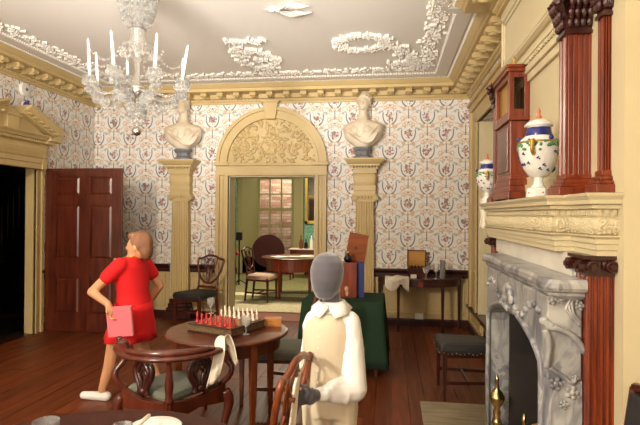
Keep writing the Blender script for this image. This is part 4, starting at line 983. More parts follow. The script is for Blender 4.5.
# ---- corner chair
cch = empty('corner_chair', (-1.415,3.22,0), R(18), 'mahogany corner chair with pierced splats and grey-green seat', 'chair')
RR = .33
MB().loft([[(x,y,z) for x,y in ((0,-q),(q*.55,-q*.42),(q,0),(q*.5,q*.5),(0,q),(-q*.5,q*.5),(-q,0),(-q*.55,-q*.42))] for q,z in ((RR-.04,.43),(RR-.03,.455),(RR-.06,.478),(RR-.14,.49))]).build('seat', grey_up, cch, bev=.006)
for i in range(4):
    a0,a1 = R(-90+90*i),R(90*i); P0,P1 = Vector((RR*math.cos(a0),RR*math.sin(a0),0)),Vector((RR*math.cos(a1),RR*math.sin(a1),0)); u = (P1-P0).normalized(); nn = Vector((u.y,-u.x,0))
    m = MB(); rg = []
    for k in range(9):
        t = k/8; c = P0.lerp(P1,t); zt = .46-.035*math.sin(t*PI); zb = .345-.02*abs(math.cos(t*PI))+.012*math.sin(t*PI)
        rg.append([tuple(c+nn*.012+Vector((0,0,zb))),tuple(c+nn*.012+Vector((0,0,zt))),tuple(c-nn*.022+Vector((0,0,zt))),tuple(c-nn*.022+Vector((0,0,zb)))])
    m.loft(rg).build('seat_rail', mahog, cch, bev=.005)
for a in (-90,0,90,180):
    dx_,dy_ = math.cos(R(a)),math.sin(R(a))
    MB().tube(spline([(dx_*RR,dy_*RR,.40),(dx_*(RR+.03),dy_*(RR+.03),.32),(dx_*(RR-.005),dy_*(RR-.005),.16),(dx_*(RR-.01),dy_*(RR-.01),.05),(dx_*(RR+.03),dy_*(RR+.03),.012)],4),[.034,.036,.037,.036,.034,.031,.028,.025,.022,.02,.019,.019,.02,.022,.024,.026,.024],10).build('leg', mahog, cch, smooth=True)
MB().lathe([(.03,.45),(.024,.47),(.02,.49),(.026,.53),(.028,.56),(.02,.63),(.016,.68),(.02,.70),(.024,.71)], (0,-RR+.01,0), 12).build('post', mahog, cch, smooth=True)
for s in (-1,1): MB().tube(spline([(s*(RR-.02),.0,.45),(s*(RR+.03),-.01,.50),(s*(RR+.045),.0,.56),(s*(RR-.005),.02,.63),(s*(RR-.0),.03,.70)],4),.02,9).build('post', mahog, cch, smooth=True)
rp = []
for k in range(25):
    a = R(180+15+(-195)*0)-0; t = k/24; an = R(172+196*t); rr = .335 if 2<k<22 else .335+.012*abs(12-k)/12
    rp.append((rr*math.cos(an), rr*math.sin(an)*1.0, .722))
rg = []
for k,(x,y,z) in enumerate(rp):
    n2 = Vector((x,y,0)).normalized(); w2 = .038+.012*math.sin(k/24*PI); c = Vector((x,y,z))
    rg.append([tuple(c+n2*(w2*math.cos(a))+Vector((0,0,.022*math.sin(a)))) for a in [2*PI*j/10 for j in range(10)]])
MB().loft(rg).build('arm_rail', mahog, cch, smooth=True)
for k in (0,24):
    x,y,z = rp[k]; MB().ell((x,y,z+.01),(.045,.04,.03),12,8).ell((x*1.06,y+.02,z+.035),(.022,.022,.02),8,6).build('arm_scroll', mahog, cch, smooth=True)
rg = []
for k in range(6,19):
    x,y,z = rp[k]; n2 = Vector((x,y,0)).normalized(); c = Vector((x,y,z+.03))+n2*.006; h = .012+.016*math.sin((k-6)/12*PI)
    rg.append([tuple(c+n2*(.024*math.cos(a))+Vector((0,0,h*math.sin(a)))) for a in [2*PI*j/8 for j in range(8)]])
MB().loft(rg).build('crest', mahog, cch, smooth=True)
for s in (-1,1):
    c0 = Vector((s*RR*.52,-RR*.50,0)); u = Vector((s*.72,.70*1,0)).normalized(); m = MB()
    def sp(x,z): return tuple(c0+u*x*1.15+Vector((0,0,z)))
    for q in (-1,1):
        m.tube(spline([sp(q*.035,.455),sp(q*.03,.50),sp(q*.065,.57),sp(q*.07,.63),sp(q*.035,.67),sp(q*.05,.705)],4),.019,7)
        m.tube(spline([sp(q*.01,.46),sp(q*.022,.54),sp(q*.045,.60),sp(q*.012,.66),sp(q*.02,.705)],4),.017,7)
        m.tube(spline([sp(q*.06,.60),sp(q*.03,.58),sp(q*.0,.61),sp(-q*.03,.58)],4),.009,6)
    m.tube([sp(.025*math.cos(k*.63),.645+.022*math.sin(k*.63)) for k in range(10)],.008,6,closed=True); m.ell(sp(0,.48),(.03,.03,.03),8,6)
    m.build('pierced_splat', mahog_dark, cch, smooth=True)
# ---- chess table
tc_ = az(227.5,329.5,.725); CT = Vector((tc_.x,tc_.y,0))
ct = empty('round_table', CT, R(15), 'round mahogany table carrying the chess set', 'table')
MB().lathe([(.44,.698),(.455,.703),(.458,.713),(.452,.723),(.44,.725),(.001,.725)], seg=48).build('tabletop', mahog, ct, smooth=False)
MB().lathe([(.395,.605),(.40,.605),(.40,.70),(.385,.70),(.385,.605)], seg=40).build('apron', mahog, ct, smooth=False)
for a in (30,75,120,210,300): tapered_leg(MB(Matrix.Rotation(R(a),4,'Z')), .385, 0, 0, .70, .013, .024).build('leg', mahog_brown, ct, bev=.002)
# chess board box
Lc,Fc,Rc = az(185,322,.79),az(231,329,.79),az(263,319.5,.79)
e1 = (Fc-Lc); e1.z = 0; e1.normalize(); e2 = Vector((-e1.y,e1.x,0)); S_ = .40
bo = Fc-e1*S_/2+e2*S_/2; bo.z = .725
bd = empty('chess_board', bo, math.atan2(e1.y,e1.x), 'thick box chessboard with inlaid squares on the round table', 'chessboard')
MB().box(-S_/2,S_/2,-S_/2,S_/2,.0,.062).build('board_box', board_m, bd, bev=.003)
MB().box(-S_/2-.008,S_/2+.008,-S_/2-.008,S_/2+.008,0,.012).box(-S_/2-.006,S_/2+.006,-S_/2-.006,S_/2+.006,.054,.063).build('board_moulding', mahog_dark, bd, bev=.002)
sq = S_*.9/8; lm = MB().box(-sq/2+.001,sq/2-.001,-sq/2+.001,sq/2-.001,.062,.0655).mesh('square', box_pale); dm = MB().box(-sq/2+.001,sq/2-.001,-sq/2+.001,sq/2-.001,.062,.0655).mesh('square', mahog_dark)
for i in range(8):
    for j in range(8):
        o = bpy.data.objects.new('square', lm if (i+j)%2 else dm); COL.objects.link(o); o.parent = bd; o.location = ((i-3.5)*sq,(j-3.5)*sq,0)
def piece(prof, mat): return MB().lathe(prof, seg=10).mesh('chess_piece', mat, True)
pawn = [(.012,0),(.013,.004),(.008,.01),(.005,.025),(.008,.03),(.004,.032),(.008,.04),(.006,.046),(.001,.05)]
tall = [(.014,0),(.015,.005),(.009,.012),(.006,.035),(.010,.045),(.005,.048),(.009,.062),(.005,.068),(.003,.076),(.001,.08)]
MX = bd.matrix_basis
for nm,mat,side,lab,grp in (('red',red_chess,-1,'red','red chess pieces'),('white',wht_chess,1,'ivory white','white chess pieces')):
    pm_ = piece(pawn,mat); tm_ = piece(tall,mat)
    for r in range(2):
        for k in range(8):
            o = bpy.data.objects.new('chess_piece', tm_ if r == 0 else pm_); COL.objects.link(o)
            o.location = MX @ Vector(((k-3.5)*sq, side*(3.5-r)*sq, .0655)); o.scale = (1,1,random.uniform(.95,1.08))
            tag(o, '%s turned chess %s on the chessboard' % (lab,'officer in the outer row' if r == 0 else 'pawn in the inner row'), 'chess piece', grp+(' outer row' if r == 0 else ' pawns'))
p = az(273,325.5,.725)
bx_ = empty('wooden_box', (p.x,p.y,.725), R(12), 'small orange wooden box on the right of the chess table', 'box')
MB().box(-.065,.065,-.045,.045,0,.04).build('box_body', box_pale, bx_, bev=.003); MB().box(-.067,.067,-.047,.047,.04,.062).build('lid', box_pale, bx_, bev=.003)
def goblet(loc, h, label, r=.035, group='glass goblets'):
    t = empty('glass_goblet', loc, 0, label, 'goblet', group)
    MB().lathe([(.001,0),(r*.95,.001),(r*.9,.005),(r*.2,.010),(r*.14,h*.2),(r*.22,h*.3),(r*.13,h*.38),(r*.3,h*.44)], seg=14).build('stem', glass, t, smooth=True)
    MB().lathe([(r*.25,h*.43),(r*.75,h*.52),(r*.98,h*.7),(r*1.02,h),(r*.95,h),(r*.9,h*.7),(r*.68,h*.55),(r*.2,h*.47)], seg=14).build('bowl', glass, t)
    return t
p = az(246,334.5,.725); goblet((p.x,p.y,.725), .135, 'cut glass goblet in front of the chessboard', .036)
p = az(211,313.5,.725); goblet((p.x,p.y,.725), .135, 'cut glass goblet behind the chessboard at its left', .034)
# ---- napkin on the corner chair arm
NR = [((206,389),(219,378),3.13),((210,372),(223,363),3.12),((214,352),(225,350),3.13),((215,342),(225,338),3.17),((219,337),(229,335),3.22),((226,347),(233,341),3.23),((231,358),(236,351),3.23),((236,366),(238,362),3.23)]
nl = spline([ay(*q[0],q[2]) for q in NR],3); nr = spline([ay(*q[1],q[2]) for q in NR],3)
def np1(u,v):
    i = min(int(v*(len(nl)-1)),len(nl)-2); f = v*(len(nl)-1)-i; c = nl[i].lerp(nl[i+1],f).lerp(nr[i].lerp(nr[i+1],f),u)
    return (c.x, c.y+.012*math.sin(u*8+v*3)*(abs(v-.45)*2), c.z+.006*math.sin(u*7))
tag(MB().grid(np1,12,21).build('napkin', linen, smooth=True, solid=.004), 'cream linen napkin draped over right arm of the corner chair', 'napkin')
# ---- console table
cs = empty('console_table', (.43,YB-.06,0), 0, 'half-round mahogany console table against the far wall', 'table')
def half_disc(r, d): return [(x*r,y*d) for x,y in arc(0,0,1,180,360,28)]
MB().prism(half_disc(.61,.50),.715,.737).build('tabletop', mahog_dark, cs, bev=.004)
MB().prism(half_disc(.57,.46),.625,.715).build('apron', mahog_dark, cs)
MB().box(-.03,.03,-.465,-.455,.63,.70).build('inlay', mahog_red, cs)
for a in (184,238,302,356): tapered_leg(MB(), .56*math.cos(R(a)), .45*math.sin(R(a)), 0, .72, .014, .024).build('leg', mahog_dark, cs, bev=.002)
TZ = .737
cb_ = empty('open_box', (ay(417,270,7.2).x,7.20,TZ), R(3), 'open wooden medicine chest with amber lined lid on the console table', 'box')
MB().box(-.13,.13,-.09,.09,0,.012).box(-.13,.13,-.09,-.078,0,.12).box(-.13,.13,.078,.09,0,.14).box(-.13,-.118,-.09,.09,0,.14).box(.118,.13,-.09,.09,0,.14).build('chest_body', mahog, cb_, bev=.002)
MB().box(-.13,.13,.09,.10,.14,.37).box(-.13,-.12,.05,.10,.14,.37).box(.12,.13,.05,.10,.14,.37).box(-.13,.13,.05,.10,.36,.37).build('lid', mahog, cb_, bev=.002)
MB().box(-.118,.118,.082,.091,.15,.36).build('lid_lining', gold_liner, cb_)
for k in range(5):
    t = empty('small_bottle', (cb_.location.x-.095+.047*k,7.19,TZ+.012), 0, ('first','second','third','fourth','fifth')[k]+' small bottle from left standing in the open chest', 'bottle', 'bottles in the open chest')
    MB().lathe([(.018,0),(.019,.01),(.019,.09),(.008,.11),(.008,.125)], seg=10).build('bottle_body', glass, t, smooth=True); MB().lathe([(.007,.125),(.011,.132),(.011,.15),(.004,.158)], seg=8).build('stopper', gilt, t, smooth=True)
def onc(x,y): return az(x,y,TZ)
p = ay(413.5,277,7.05); tag(MB(Matrix.Translation((p.x,7.05,TZ))).loft([[(-.04,-.02,0),(.04,-.02,0),(.04,-.016,0),(-.04,-.016,0)],[(-.04,.0,.05),(.04,.0,.05),(.04,.004,.05),(-.04,.004,.05)]]).build('note_card', paper), 'small white note card leaning before the open chest', 'card')
p = ay(426,280,7.0); goblet((p.x,7.0,TZ), .16, 'small stemmed glass beside the open chest on the console', .045)
p = ay(436,280,7.05); goblet((p.x,7.05,TZ), .20, 'clear wine glass in the middle of the console glasses', .04)
p = ay(442.5,280,7.08); t = empty('glass_decanter', (p.x,7.08,TZ), 0, 'tall straight clear glass nearest the right end of the console', 'glass')
MB().lathe([(.035,0),(.038,.005),(.036,.25),(.033,.25),(.033,.01),(.001,.01)], seg=14).build('glass_body', glass, t, smooth=True)
def np2(u,v):
    x = ay(385+24*u,280,6.92).x; y = 7.10-.22*v; z = TZ+.012+.03*math.exp(-((u-.6)**2+(v-.35)**2)*18)+.006*math.sin(u*14+v*6)
    if v > .6: q = (v-.6)/.4; y = YB-.06-.505-.012+.02*math.sin(u*9); z = TZ+.006-q*(.06+.12*abs(math.sin(u*4.2+.4)))
    else: y = 7.10-.22*v/.6*1.0+ .0; y = 7.10-(7.10-(YB-.57))*(v/.6)
    return (x, y+ (0 if v <= .6 else 0), z)
tag(MB().grid(np2,16,20).build('napkin', linen, smooth=True, solid=.005), 'crumpled cream napkin hanging over the front of the console table', 'napkin')
ot = MB(Matrix.Translation((ay(419,316,YB).x,YB-.03,ay(419,316,YB).z))).box(-.06,.06,-.006,.02,-.04,.04); ot.box(-.035,-.01,-.009,-.004,-.02,.02).box(.01,.035,-.009,-.004,-.02,.02)
tag(ot.build('outlet_plate', white_pl, bev=.002), 'pale outlet plate on the dado under the console table', 'outlet')
# ---- green baize table
gt = empty('draped_table', (-.45,5.28,0), 0, 'table under a long dark green baize cloth behind the mannequin', 'table')
MB().box(-.36,.36,-.27,.27,.70,.738).build('tabletop', mahog, gt)
for sx in (-1,1):
    for sy in (-1,1): tapered_leg(MB(), sx*.33, sy*.24, 0, .70, .015, .025).build('leg', mahog, gt)
rg = []
N = 72
def rect(t, a, b):
    P_ = 2*(2*a+2*b); s = t*P_
    if s < 2*a: return (-a+s,-b)
    s -= 2*a
    if s < 2*b: return (a,-b+s)
    s -= 2*b
    if s < 2*a: return (a-s,b)
    return (-a,b-(s-2*a))
for z,e,wv in ((.7445,-.02,0),(.744,0,0),(.735,.008,0),(.6,.012,.006),(.4,.02,.016),(.2,.03,.026),(.10,.036,.03)):
    r = []
    for k in range(N):
        x,y = rect(k/N,.40,.31); l = math.hypot(x,y); w_ = wv*math.sin(k*1.05+z*2)
        corner = max(0, (abs(x)/.40+abs(y)/.31-1.6)/.4); zz = z if z > .5 else z-(0 if z < .3 else 0)
        r.append((x*(1+(e+w_)/l*1.0)+(.05*corner*(0.75-z) if x > 0 else -.05*corner*(.75-z)), y*(1+(e+w_)/l), zz))
    rg.append(r)
MB().loft(rg[::-1]).build('baize_cloth', green_cl, gt, smooth=True)
gz = .7455
kb = empty('knife_box', (ay(350,280,5.3).x,5.3,gz), R(2), 'upright mahogany case with blue side and raised orange lid on the green table', 'case')
w0_ = ay(341,280,5.3).x-kb.location.x; w1_ = ay(357,280,5.3).x-kb.location.x; w2_ = ay(364,280,5.3).x-kb.location.x; hz = ay(350,262,5.3).z-gz
MB().box(w0_,w1_,-.10,.12,0,hz).build('case_body', mahog_red, kb, bev=.003)
MB().box(w1_,w2_,-.05,.12,0,hz-.002).build('blue_lining', blue_cl, kb, bev=.002)
la = [ay(345,260,5.36),ay(364.5,264,5.36),ay(369,236,5.36),ay(350,232,5.36)]
klid = MB().loft([[tuple(q-kb.location+Vector((0,o,0))) for q in la] for o in (0,.05)]).build('lid', wood_lid, kb, bev=.003)
q = ay(357,248,5.35)-kb.location; MB().tube([(q.x-.01,q.y-.004,q.z+.02),(q.x-.02,q.y-.004,q.z-.01),(q.x+.01,q.y-.006,q.z-.02)],.006,6).build('latch', hinge_m, klid)
p = ay(348,258.5,5.24); t = empty('black_decanter', (p.x,5.24,gz+hz), 0, 'round black stoppered flask standing on the mahogany case', 'flask')
MB().lathe([(.02,0),(.036,.012),(.045,.035),(.038,.06),(.015,.075),(.012,.09)], seg=14).build('flask_body', blk, t, smooth=True); MB().lathe([(.010,.088),(.018,.096),(.014,.112),(.002,.118)], seg=10).build('stopper', brass, t, smooth=True)
# ---- foreground table and its settings
ft = empty('round_table', (-1.02,1.46,0), 0, 'dark round dining table at the lower left foreground', 'table')
MB().lathe([(.675,.69),(.69,.697),(.692,.708),(.685,.718),(.67,.72),(.001,.72)], seg=64).build('tabletop', table_dark, ft)
MB().lathe([(.05,.12),(.07,.2),(.05,.3),(.04,.5),(.06,.62),(.14,.69)], seg=20).build('pedestal', mahog_dark, ft, smooth=True)
for a in (60,180,300): MB(Matrix.Rotation(R(a),4,'Z')).tube(spline([(.03,0,.18),(.2,0,.2),(.35,0,.08),(.44,0,.02)],4),.03,8).build('leg', mahog_dark, ft, smooth=True)
def tumbler(x,y,r,h,label):
    p = az(x,y,.72+h); t = empty('glass_tumbler', (p.x,p.y-r*.9,.722), 0, label, 'glass', 'tumblers on the foreground table')
    MB().lathe([(r*.78,0),(r*.82,.004),(r,h),(r*.93,h),(r*.76,.012),(.001,.012)], seg=24).build('glass_body', glass, t, smooth=True)
tumbler(53.5,416.5,.048,.085,'clear tumbler at the left of the foreground table'); tumbler(127,421.5,.036,.085,'clear tumbler beside the blue-rimmed plate')
p = az(166,416.5,.738); pl = empty('dinner_plate', (p.x,p.y-.105,.7215), 0, 'white plate with blue rim on the foreground table', 'plate')
MB().lathe([(.06,0),(.065,.004),(.108,.015),(.105,.018),(.07,.009),(.001,.007)], seg=40).build('plate_dish', porcelain, pl, smooth=True)
MB().lathe([(.103,.0165),(.110,.0172),(.110,.0145),(.103,.0135)], seg=40, cap=False).build('blue_rim', blue_p, pl, smooth=True)
p0,p1 = az(136,427,.775),az(149,415.5,.77); kn = MB().tube([p0,p0.lerp(p1,.5),p1],[.008,.009,.008],8); o = tag(kn.build('table_knife', linen, smooth=True), 'ivory knife handle resting between tumbler and plate', 'knife')
# ---- left wall detector and vase
p = ax(23.5,89.5,XL); dk = empty('wall_detector', (XL,p.y,p.z), 0, 'round white detector on the wallpaper above the left pediment', 'detector')
MB(Matrix.Rotation(R(90),4,'Y')).lathe([(.09,0),(.09,.02),(.08,.04),(.02,.045),(.001,.045)], seg=24).build('detector_body', white_pl, dk, bev=.003)
MB(Matrix.Rotation(R(90),4,'Y')).lathe([(.022,.045),(.022,.052),(.001,.052)], seg=12).build('detector_lens', slate, dk)
pv = ax(28,117,XL+.12); va = empty('blue_vase', (XL+.10,pv.y,2.80), 0, 'small blue and white vase on the broken pediment', 'vase')
MB().lathe([(.03,0),(.035,.006),(.02,.02),(.04,.06),(.055,.11),(.05,.15),(.028,.18),(.03,.2),(.036,.21)], seg=16).build('vase_body', blue_p, va, smooth=True)
MB().lathe([(.046,.07),(.057,.105),(.053,.12),(.045,.11)], seg=16).build('white_band', porcelain, va, smooth=True)
MB().tube(spline([(0,-.03,.2),(0,-.08,.17),(0,-.06,.11)],4),.007,6).build('handle', porcelain, va, smooth=True)
# ---- furniture beyond the arch
lf = empty('door_2', (-2.43,YB+.32,.012), R(16.5), 'dark mahogany door leaf folded back inside the arch', 'door', kind='structure')
MB().box(-.05,0,0,1.2,0,2.15).build('door_frame', mahog_dark, lf, bev=.003)
for z0_,z1_ in ((.2,.85),(1.0,1.7),(1.8,2.05)): MB().box(-.002,.006,.15,1.05,z0_,z1_).build('door_panel', mahog_dark, lf, bev=.005)
MB().ell((.04,.08,.95),.03,10,8).build('door_knob', red_chess, lf, smooth=True)
DT = ay(293,275,9.75); dt = empty('dining_table', (DT.x,9.75,.013), 0, 'round mahogany dining table in the room beyond the arch', 'table')
MB().lathe([(.60,.735),(.62,.74),(.62,.755),(.61,.76),(.001,.76)], seg=40).build('tabletop', mahog, dt)
MB().lathe([(.50,.50),(.515,.50),(.515,.74),(.50,.74)], seg=32).build('apron', mahog_red, dt)
for a in (40,130,200,250,320): tapered_leg(MB(Matrix.Rotation(R(a),4,'Z')), .50, 0, 0, .74, .016, .028).build('leg', mahog_red, dt)
q = MB()
for k in range(5): q.v and None; a = k*.5-.9; M_ = Matrix.Translation((.3*math.sin(a*2.1),-.12+.12*k*.5,.761+.001*k)) @ Matrix.Rotation(a,4,'Z'); w = MB(M_).box(-.14,.14,-.10,.10,0,.002); tag(MB(Matrix.Translation(dt.location)).add(w.v,w.f).build('paper_sheet', paper), 'loose white paper on the dining table beyond the arch', 'paper', 'papers on the dining table')
TT = ay(268.5,251,11.6); tt = empty('tilt_top_table', (TT.x,11.6,.009), R(8), 'round tilt-top table with dark top turned upright beyond the arch', 'table')
rd = .38
MB(Matrix.Translation((0,-.05,TT.z)) @ Matrix.Rotation(R(84),4,'X')).lathe([(rd,-.012),(rd+.004,0),(rd,.012),(.001,.012)], seg=40).build('tabletop', matte_mahog, tt)
MB().lathe([(.03,.2),(.045,.26),(.03,.33),(.025,.5),(.03,.66),(.05,.70)], (0,.04,0), 12).build('pedestal', mahog_dark, tt, smooth=True)
for a in (30,150,270): MB(Matrix.Rotation(R(a),4,'Z')).tube(spline([(.02,.0,.24),(.14,0,.22),(.24,0,.06),(.30,0,.02)],4),.022,8).build('leg', mahog_dark, tt, smooth=True)
ST = ay(310,255,12.2); sd = empty('side_table', (ST.x+.1,12.2,.009), 0, 'small mahogany side table below the gilt mirror beyond the arch', 'table')
MB().box(-.62,.6,-.25,.25,.72,.745).build('tabletop', mahog_red, sd); MB().box(-.56,.54,-.2,.2,.62,.72).build('apron', mahog_red, sd)
for sx in (-.55,.53):
    for sy in (-.19,.19): tapered_leg(MB(), sx, sy, 0, .64, .015, .024).build('leg', mahog_red, sd)
MB().box(-.6,.58,-.23,.23,.745,.752).build('runner', linen, sd)
for k,(xx,hh) in enumerate(((301,.30),(306,.22),(311.5,.34))):
    p = ay(xx,245,12.2); t = empty('dark_bottle', (p.x,12.2,.753), 0, ('slim dark bottle at the left of the side table beyond the arch','short dark bottle in the middle of the side table beyond the arch','tall bottle at the right of the side table beyond the arch')[k], 'bottle', 'bottles on the side table')
    MB().lathe([(.04,0),(.045,.01),(.045,hh*.6),(.016,hh*.8),(.016,hh)], seg=12).build('bottle_body', (mahog_red,blk,linen)[k], t, smooth=True); MB().lathe([(.014,hh),(.018,hh+.01),(.012,hh+.03)], seg=8).build('stopper', hinge_m, t)
m0 = ay(305,200,RW).x; mz0 = ay(305,224,RW).z; mi = empty('gilt_mirror', (m0+.4,RW-.02,mz0), 0, 'tall gilt framed mirror on the green wall beyond the arch', 'mirror')
MB().box(-.40,-.31,-.05,.02,0,1.5).box(.31,.40,-.05,.02,0,1.5).box(-.4,.4,-.05,.02,0,.09).box(-.4,.4,-.05,.02,1.41,1.5).box(-.31,.31,-.045,.02,.72,.76).build('frame', gilt, mi, bev=.012)
MB().box(-.32,.32,-.01,.01,.05,1.45).build('mirror_glass', mirror_m, mi)
p = ay(239,270,11.0); cn = empty('candle_stand', (p.x,11.0,.009), 0, 'slim black stand at the left behind the arch', 'stand')
MB().lathe([(.02,0),(.018,1.0),(.03,1.02)], seg=8).build('pole', blk, cn); MB().box(-.06,.06,-.06,.06,1.0,1.18).build('stand_head', blk, cn, bev=.01)
for a in (20,140,260): MB(Matrix.Rotation(R(a),4,'Z')).tube([(.0,0,.12),(.16,0,.02)],.012,6).build('leg', blk, cn)
# ============================================================ PEOPLE
# ---- child mannequin
BO = Vector((-.255,2.47,0))
bo_ = empty('mannequin', BO, 0, 'faceless grey child mannequin in white shirt and cream waistcoat holding the chair back', 'mannequin')
hp = ay(308,396,2.27)-BO                     # hand at the chair stile
wr_ = ay(323,394,2.32)-BO
el = ay(353,388,2.42)-BO; shR = Vector((.075,.0,1.075)); shL = Vector((-.118,.03,1.07))
b = MB()
b.stack([(-.055,0,1.185,.02,.03),(-.054,0,1.195,.045,.06),(-.050,0,1.23,.066,.085),(-.047,0,1.28,.080,.097),(-.046,.004,1.33,.083,.10),(-.045,.008,1.37,.074,.09),(-.044,.01,1.40,.05,.06),(-.044,.01,1.412,.02,.03)],24)
b.caps((-.03,.02,1.23),(-.022,.03,1.08),.046,.05); b.stack([(-.025,.02,1.13,.05,.04),(-.03,.02,1.06,.13,.07),(-.03,.015,.95,.115,.075),(-.03,.015,.8,.105,.075),(-.03,.02,.7,.115,.085)],20)
b.caps(shR,el,.035,.03); b.caps(el,wr_,.03,.024)
b.caps(wr_,hp+Vector((.012,0,0)),.024,.03); b.ell(hp+Vector((.008,0,0)),(.036,.024,.042),12,8)
for k in range(4):
    z = hp.z+.026-.018*k; L = (.03,.036,.034,.026)[k]; a = Vector((hp.x-.012,hp.y-.012,z)); c = a+Vector((-L,-.016,-.004)); d = c+Vector((-.012,.026,-.004)); e = d+Vector((.016,.018,-.002))
    b.caps(a,c,.0095,.009,8); b.caps(c,d,.009,.0085,8); b.caps(d,e,.0085,.0075,8)
a = hp+Vector((.012,-.015,.030)); c = a+Vector((-.02,-.012,.022)); d = c+Vector((-.024,.006,.002)); b.caps(a,c,.011,.010,8); b.caps(c,d,.010,.008,8)
elL = Vector((-.150,.07,.84)); wrL = Vector((-.13,.02,.62)); b.caps(shL,elL,.035,.03); b.caps(elL,wrL,.03,.024); b.ell(wrL+Vector((0,-.01,-.05)),(.022,.03,.045),10,8)
for k in range(4): a = wrL+Vector((.0,-.03+.018*k,-.08)); b.caps(a,a+Vector((.006,-.01,-.045)),.0085,.007,8)
a = wrL+Vector((.01,-.03,-.04)); b.caps(a,a+Vector((.02,-.02,-.03)),.009,.007,8)
for s in (-1,1): b.caps((-.03+s*.06,.02,.72),(-.03+s*.065,.01,.40),.075,.05); b.caps((-.03+s*.065,.01,.40),(-.03+s*.07,.02,.08),.045,.03); b.caps((-.03+s*.07,.03,.035),(-.03+s*.085,-.09,.03),.03,.028)
b.build('body', grey_felt, bo_, remesh=.0065, sm=2)
b = MB(); b.stack([(-.03,.015,.72,.118,.088),(-.03,.015,.80,.115,.088),(-.03,.013,.95,.128,.092),(-.03,.012,1.05,.14,.088),(-.028,.018,1.105,.122,.075),(-.026,.022,1.145,.072,.062),(-.024,.024,1.172,.053,.053)],24)
e2_ = el+Vector((0,0,.02))
b.caps(shR+Vector((-.01,0,0)),shR.lerp(el,.45),.056,.062); b.caps(shR.lerp(el,.4),el,.06,.068); b.caps(el,el.lerp(wr_,.6),.070,.058); b.caps(el.lerp(wr_,.55),wr_,.056,.034); b.caps(wr_.lerp(el,.12),wr_.lerp(el,-.1),.036,.035)
for k in range(9):
    t_ = k/8; c = shR.lerp(el,.25+.75*t_) if k < 5 else el.lerp(wr_,(k-4)/5); b.ell(c+Vector((.025*math.sin(k*2.3),-.042,.02*math.cos(k*1.7))),(.026,.016,.04),8,6)
b.caps(shL,elL,.042,.046); b.caps(elL,wrL,.046,.034)
b.build('shirt', shirt_m, bo_, remesh=.007, sm=9, label='white full-sleeved shirt')
b = MB(); rg = []
for cx_,cy_,z,rx,ry in ((-.032,.012,.745,.126,.100),(-.032,.012,.77,.124,.101),(-.032,.012,.85,.125,.100),(-.032,.01,.95,.130,.102),(-.034,.008,1.02,.128,.098),(-.034,.01,1.07,.118,.090),(-.03,.014,1.105,.09,.078),(-.027,.018,1.12,.07,.066)):
    rg.append([(cx_+rx*math.cos(2*PI*j/28),cy_+ry*math.sin(2*PI*j/28),z) for j in range(28)])
wc_ = b.loft(rg,cap=False).build('waistcoat', vest_m, bo_, smooth=True, solid=.008, label='cream waistcoat')
for k in range(5): MB().ell((-.075,-.092+.002*k,.80+.055*k),(.007,.005,.007),8,6).build('button', linen, wc_, smooth=True)
b = MB()
for s in (-1,1):
    b.loft([[(-.028,-.052,1.135),(-.026+s*.05,-.03,1.15),(-.024+s*.058,.03,1.155),(-.024,.075,1.155)],[(-.03,-.058,1.128),(-.028+s*.06,-.036,1.14),(-.024+s*.07,.03,1.14),(-.024,.085,1.145)],[(-.034+s*.035,-.085,1.082),(-.028+s*.088,-.055,1.098),(-.024+s*.1,.03,1.115),(-.024,.105,1.12)]],cap=False,wrap=False)
b.v = [(x,y,z+.024) for x,y,z in b.v]; b.build('collar', shirt_m, bo_, solid=.008, smooth=True, label='white pointed collar')
b = MB(); b.stack([(-.03,.015,.765,.118,.092),(-.03,.015,.70,.124,.098),(-.03,.018,.62,.13,.10)],24)
for s in (-1,1): b.caps((-.03+s*.06,.018,.66),(-.03+s*.065,.012,.42),.083,.06); b.caps((-.03+s*.065,.012,.44),(-.03+s*.065,.012,.38),.058,.052)
b.build('breeches', breech_m, bo_, remesh=.008, sm=3, label='cream knee breeches')
b = MB()
for s in (-1,1): b.caps((-.03+s*.07,.035,.03),(-.03+s*.085,-.095,.03),.036,.034)
b.build('shoes', blk, bo_, remesh=.006, sm=2)
MB().ell((.048,.02,1.235),(.010,.016,.014),8,6).ell((.050,.03,1.212),(.008,.012,.016),8,6).build('ear_bow', stripe_up, bo_, smooth=True, label='pale bow beside the ear')
# white strip hanging on the held chair's splat
q = MB()
pth = spline([ay(305,355,2.30),ay(301,366,2.24),ay(298,378,2.22),ay(296,392,2.2),ay(293,412,2.18),ay(290,440,2.16)],4)
def rb(u,v):
    i = min(int(v*(len(pth)-1)),len(pth)-2); f = v*(len(pth)-1)-i; c = pth[i].lerp(pth[i+1],f); return (c.x+(u-.5)*(.014+.012*v)+.004*math.sin(v*9), c.y+.01*math.sin(u*6+v*4)+(u-.5)*.03, c.z)
tag(q.grid(rb,6,24).build('white_sash', linen, smooth=True, solid=.003), 'thin white sash hanging over the back of the held chair', 'sash')
